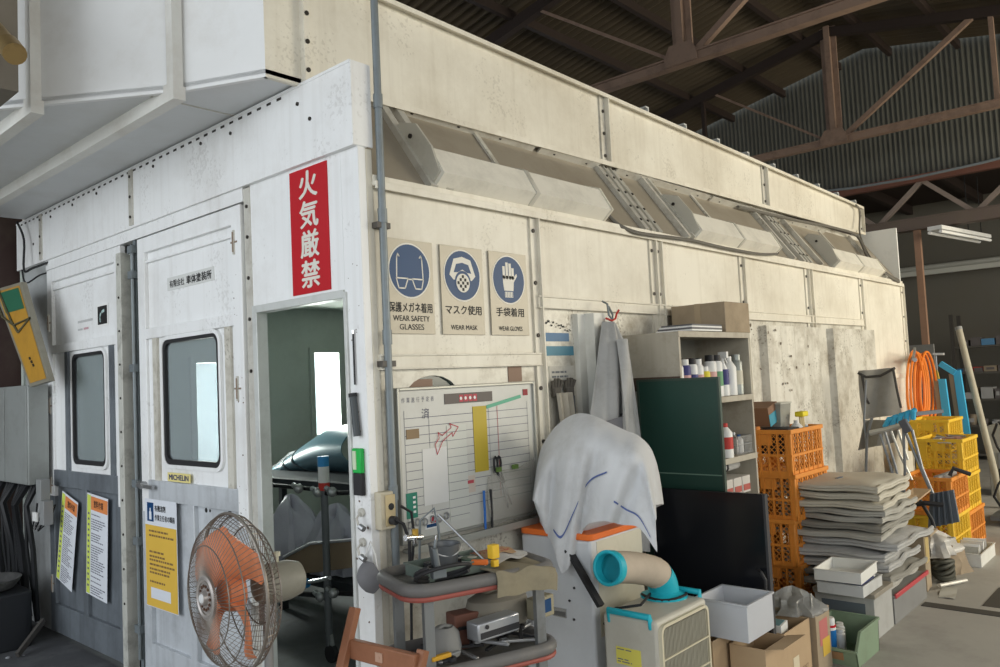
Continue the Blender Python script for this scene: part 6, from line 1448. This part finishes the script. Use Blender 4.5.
b = MB(); b.box((0.3, .3, 0), (7.4, 4.1, .006)); part(b, 'booth_floor', M('booth_floor', (.20, .21, .22), .6, dirt=.5), smooth=0)

# ------------------------------------------------------------------ left of the booth doors
t = thing('control_cabinet', 'grey steel control cabinet at the left edge beside the booth doors', 'cabinet', (-.19, 3.45, 1.04))
b = MB(); b.box((0, 0, 0), (.13, .74, .68)); b.build('case', M('cabinet_grey', (.32, .34, .33), .45, .2, dirt=.4, dcol=(.15, .14, .12), scale=5), t, bevel=.006)
b = MB(); b.box((-.006, .02, .01), (0, .46, .67)); b.box((-.006, .49, .01), (0, .73, .67)); b.build('door', M('cabinet_grey', ()), t, bevel=.002)
b = MB(); f = lambda u, v, k=0: (-.008, .73 - u, v)
signtext(b, '注意', f, .05, .36, .10, .06, 0, 0); b.build('lettering', INK, t, smooth=0)
t = thing('switch_box', 'small grey switch boxes with white terminals under the control cabinet corner', 'switch box', (-.16, 3.32, .78))
b = MB(); b.box((0, 0, .14), (.06, .09, .30)); b.box((0, -.05, 0), (.06, .03, .16)); b.build('box', M('switch_grey', (.26, .27, .27), .5), t, bevel=.004)
b = MB(); b.box((-.01, .05, .02), (.0, .16, .08)); b.build('terminal', WHITE, t)
t = thing('tilted_light_box', 'tilted yellow box sign with green top resting on the control cabinet', 'sign box', (0, 0, 0))
X = -.24; P = [at(x, y, 0, X) for x, y in ((-6, 290), (21, 282), (49, 381), (30, 387))]
b = MB(); b.prism(P, (.035, 0, 0)); b.build('case', M('case_tin', (.32, .30, .24), .45, .3, dirt=.3), t, smooth=0)
def q4(P, u0, v0, u1, v1, dx):
    g = lambda u, v: (P[0].lerp(P[1], u)).lerp(P[3].lerp(P[2], u), v) + Vector((dx, 0, 0)); return [g(u0, v0), g(u1, v0), g(u1, v1), g(u0, v1)]
b = MB(); b.prism(q4(P, .1, .03, .92, .97, -.002), (-.001, 0, 0), 0); b.prism(q4(P, .15, .05, .88, .27, -.004), (-.001, 0, 0), 1)
for k in range(3): b.prism(q4(P, .45 + .03 * k, .74 + .035 * k, .53 + .03 * k, .765 + .035 * k, -.005), (-.001, 0, 0), 2)
b.build('face', [M('face_amber', (.50, .27, .04), .4, dirt=.4, dcol=(.25, .13, .03), scale=9), M('face_green', (.03, .14, .08), .4), INK], t, smooth=0)
b = MB(); g = q4(P, 0, 0, 1, 1, -.01); b.tube([g[0], g[0].lerp(g[3], .3), g[0].lerp(g[2], .42)], .008, 6); b.tube([g[0].lerp(g[1], .2), g[0].lerp(g[2], .38), g[0].lerp(g[2], .50)], .008, 6); b.tube([g[0].lerp(g[2], .42), g[1].lerp(g[2], .38), g[0].lerp(g[2], .5)], .007, 6); b.build('wire', M('wire_olive', (.10, .09, .05), .6), t)
b = MB(); b.box((-.12, 4.25, 0), (.12, 4.6, 6)); b.box((-.16, 4.25, 0), (-.12, 4.29, 6)); tag(b.build('steel_column', M('column_brown', (.055, .032, .028), .6, dirt=.3)), 'dark brown steel column at the left edge behind the tilted sign box', 'column')
t = thing('plastic_drum', 'black square tub with a dirty round pan on top at the lower left', 'tub', (-.42, 3.62, 0))
b = MB(); b.prism([(p[0], p[1], 0) for p in rrect(-.22, -.28, .22, .28, .06)], (0, 0, .36)); b.build('tub', M('tub_black', (.02, .022, .026), .45), t, bevel=.01)
b = MB(); b.lathe([(.0001, .38), (.17, .385), (.21, .43), (.225, .435), (.22, .42), (.18, .37), (.0001, .365)], n=30); b.build('pan', M('pan_dirty', (.07, .07, .07), .6, dirt=.6, dcol=(.2, .2, .19), scale=25), t)
t = thing('dark_cloth_bundle', 'black hoses and cloth hanging below the control cabinet', 'hose', (0, 0, 0))
for k in range(11):
    b = MB(); yy = 4.35 - .085 * k; b.tube([(-.12, yy, 1.04), (-.18 - .02 * (k % 3), yy - .03, .9), (-.16, yy + .04 * math.sin(k), .6), (-.14 + .02 * (k % 2), yy - .02, .12)], .012 + .006 * (k % 3), 7); b.build('hose', M('hose_black', (.010, .011, .013), .5), t)
for k in range(5):
    b = MB(); b.tube([(-.1, 3.55 - .05 * k, 1.0), (-.13, 3.5 - .05 * k, .85), (-.12, 3.62 - .03 * k, .72), (-.10, 3.45 - .03 * k, .80), (-.06, 3.35, .9)], .006, 6); b.build('wire', [RUBBER, M('wire_white', (.5, .5, .5), .5)][k % 2], t)
b = MB(); b.box((-.015, 3.50, 1.13), (-.002, 3.56, 1.70)); tag(b.build('terminal_strip', M('strip_ivory', (.60, .58, .5), .5)), 'ivory terminal strip fixed upright right of the control cabinet', 'terminal strip')
b = MB(); b.bar((-.36, 3.15, .02), (-.16, 3.30, .16), .02, .035); tag(b.build('wood_scrap', M('scrap_tan', (.07, .065, .06), .8)), 'greyish wood scrap leaning on the floor left of the doors', 'wood')
for k in range(22):
    b = MB(); cx_ = rnd.uniform(-.9, -.25); cy_ = rnd.uniform(2.7, 3.5); s_ = rnd.uniform(.008, .02); b.lathe([(.0001, 0), (s_, .001), (s_ * .7, s_ * .6), (.0001, s_ * .8)], (cx_, cy_, 0), n=6)
    tag(b.build('floor_chip', M('chip_grey', (.24, .25, .27), .8), smooth=0), 'small pale paint chip lying on the floor before the doors', 'chip', 'paint chips on the floor before the doors')
cable([(17, 222, 3.9), (24, 240, 3.8), (24, 270, 3.75), (33, 268, 3.6), (52, 261, 3.5)], .008, 'black wires looping on the left end of the booth front')
cable([(22, 270, 3.7), (26, 283, 3.65), (40, 275, 3.6), (52, 272, 3.5)], .006, 'thin black wire loop beneath the thicker wires')
b = MB(); sp_ = random.Random(4); pts = []  # irregular darker patch on the floor before the left doors
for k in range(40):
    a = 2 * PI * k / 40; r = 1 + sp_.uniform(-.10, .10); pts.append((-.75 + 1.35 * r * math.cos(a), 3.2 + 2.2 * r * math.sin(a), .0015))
b.add(pts, [tuple(range(40))]); struct('floor_dark_patch', b, M('dark_patch', (.085, .088, .095), .7, dirt=.6, dcol=(.16, .165, .17), scale=9, bump=.3), smooth=0)
# upper left column and brass pipe
a_ = at(18, 50, 0, -.95)
b = MB(); b.box((-1.2, a_.y, a_.z - .18), (-.95, a_.y + .3, 5.5)); tag(b.build('duct_column', M('duct_brown', (.17, .15, .12), .6, dirt=.4)), 'brown grey duct column at the upper left edge of the view', 'duct')
t = thing('brass_pipe', 'dirty brass pipe end poking in at the upper left corner', 'pipe', (0, 0, 0)); b = MB(); b.cyl(at(-30, 0, 0, -1.05), at(10, 48, 0, -1.1), .035, 16); b.build('pipe', M('brass_dirty', (.38, .27, .12), .35, .7, dirt=.7, dcol=(.08, .06, .04), scale=20), t); b = MB(); b.cyl(at(8, 45, 0, -1.1), at(15, 54, 0, -1.1), .041, 16); b.build('collar', M('brass_dirty', ()), t)

# ------------------------------------------------------------------ daylight through the open sides, added window lamps and view settings
w = bpy.data.worlds.new('world'); SC.world = w; w.use_nodes = True
bg = w.node_tree.nodes['Background']; bg.inputs['Color'].default_value = (.86, .93, 1.0, 1); bg.inputs['Strength'].default_value = 1.0
def area(name, loc, target, sx, sy, power, col):
    l = bpy.data.lights.new(name, 'AREA'); l.shape = 'RECTANGLE'; l.size = sx; l.size_y = sy; l.energy = power; l.color = col
    o = bpy.data.objects.new(name, l); COL.objects.link(o); o.location = loc
    o.rotation_euler = (Vector(target) - Vector(loc)).to_track_quat('-Z', 'Y').to_euler(); return o
area('daylight_front', (-6.5, 2.2, 2.7), (0, 1.8, 2.2), 6, 3.4, 170, (.93, .97, 1.0))
area('daylight_side', (7.6, -6.5, 3.0), (6.0, 0, 2.0), 5, 3, 420, (1.0, .90, .70))
area('daylight_rear', (-2.5, -7.5, 3.2), (1.5, 0, 1.2), 5, 2.5, 105, (1.0, .95, .84))
for wx, wz, ws in ((1.55, 1.43, .38), (2.75, 1.55, .3)):  # lamps added outside the rear windows to brighten the booth interior
    area('window_fill', (wx, 4.32, wz), (wx - .2, 0, wz - .3), ws, .9, 85, (.93, 1.0, .93))
vs_ = SC.view_settings
SC.display_settings.display_device = 'sRGB'
vs_.view_transform = 'Standard'; vs_.look = 'None'; vs_.gamma = 1; vs_.exposure = 0.15; vs_.use_curve_mapping = False
try: SC.cycles.use_denoising = True
except Exception: pass
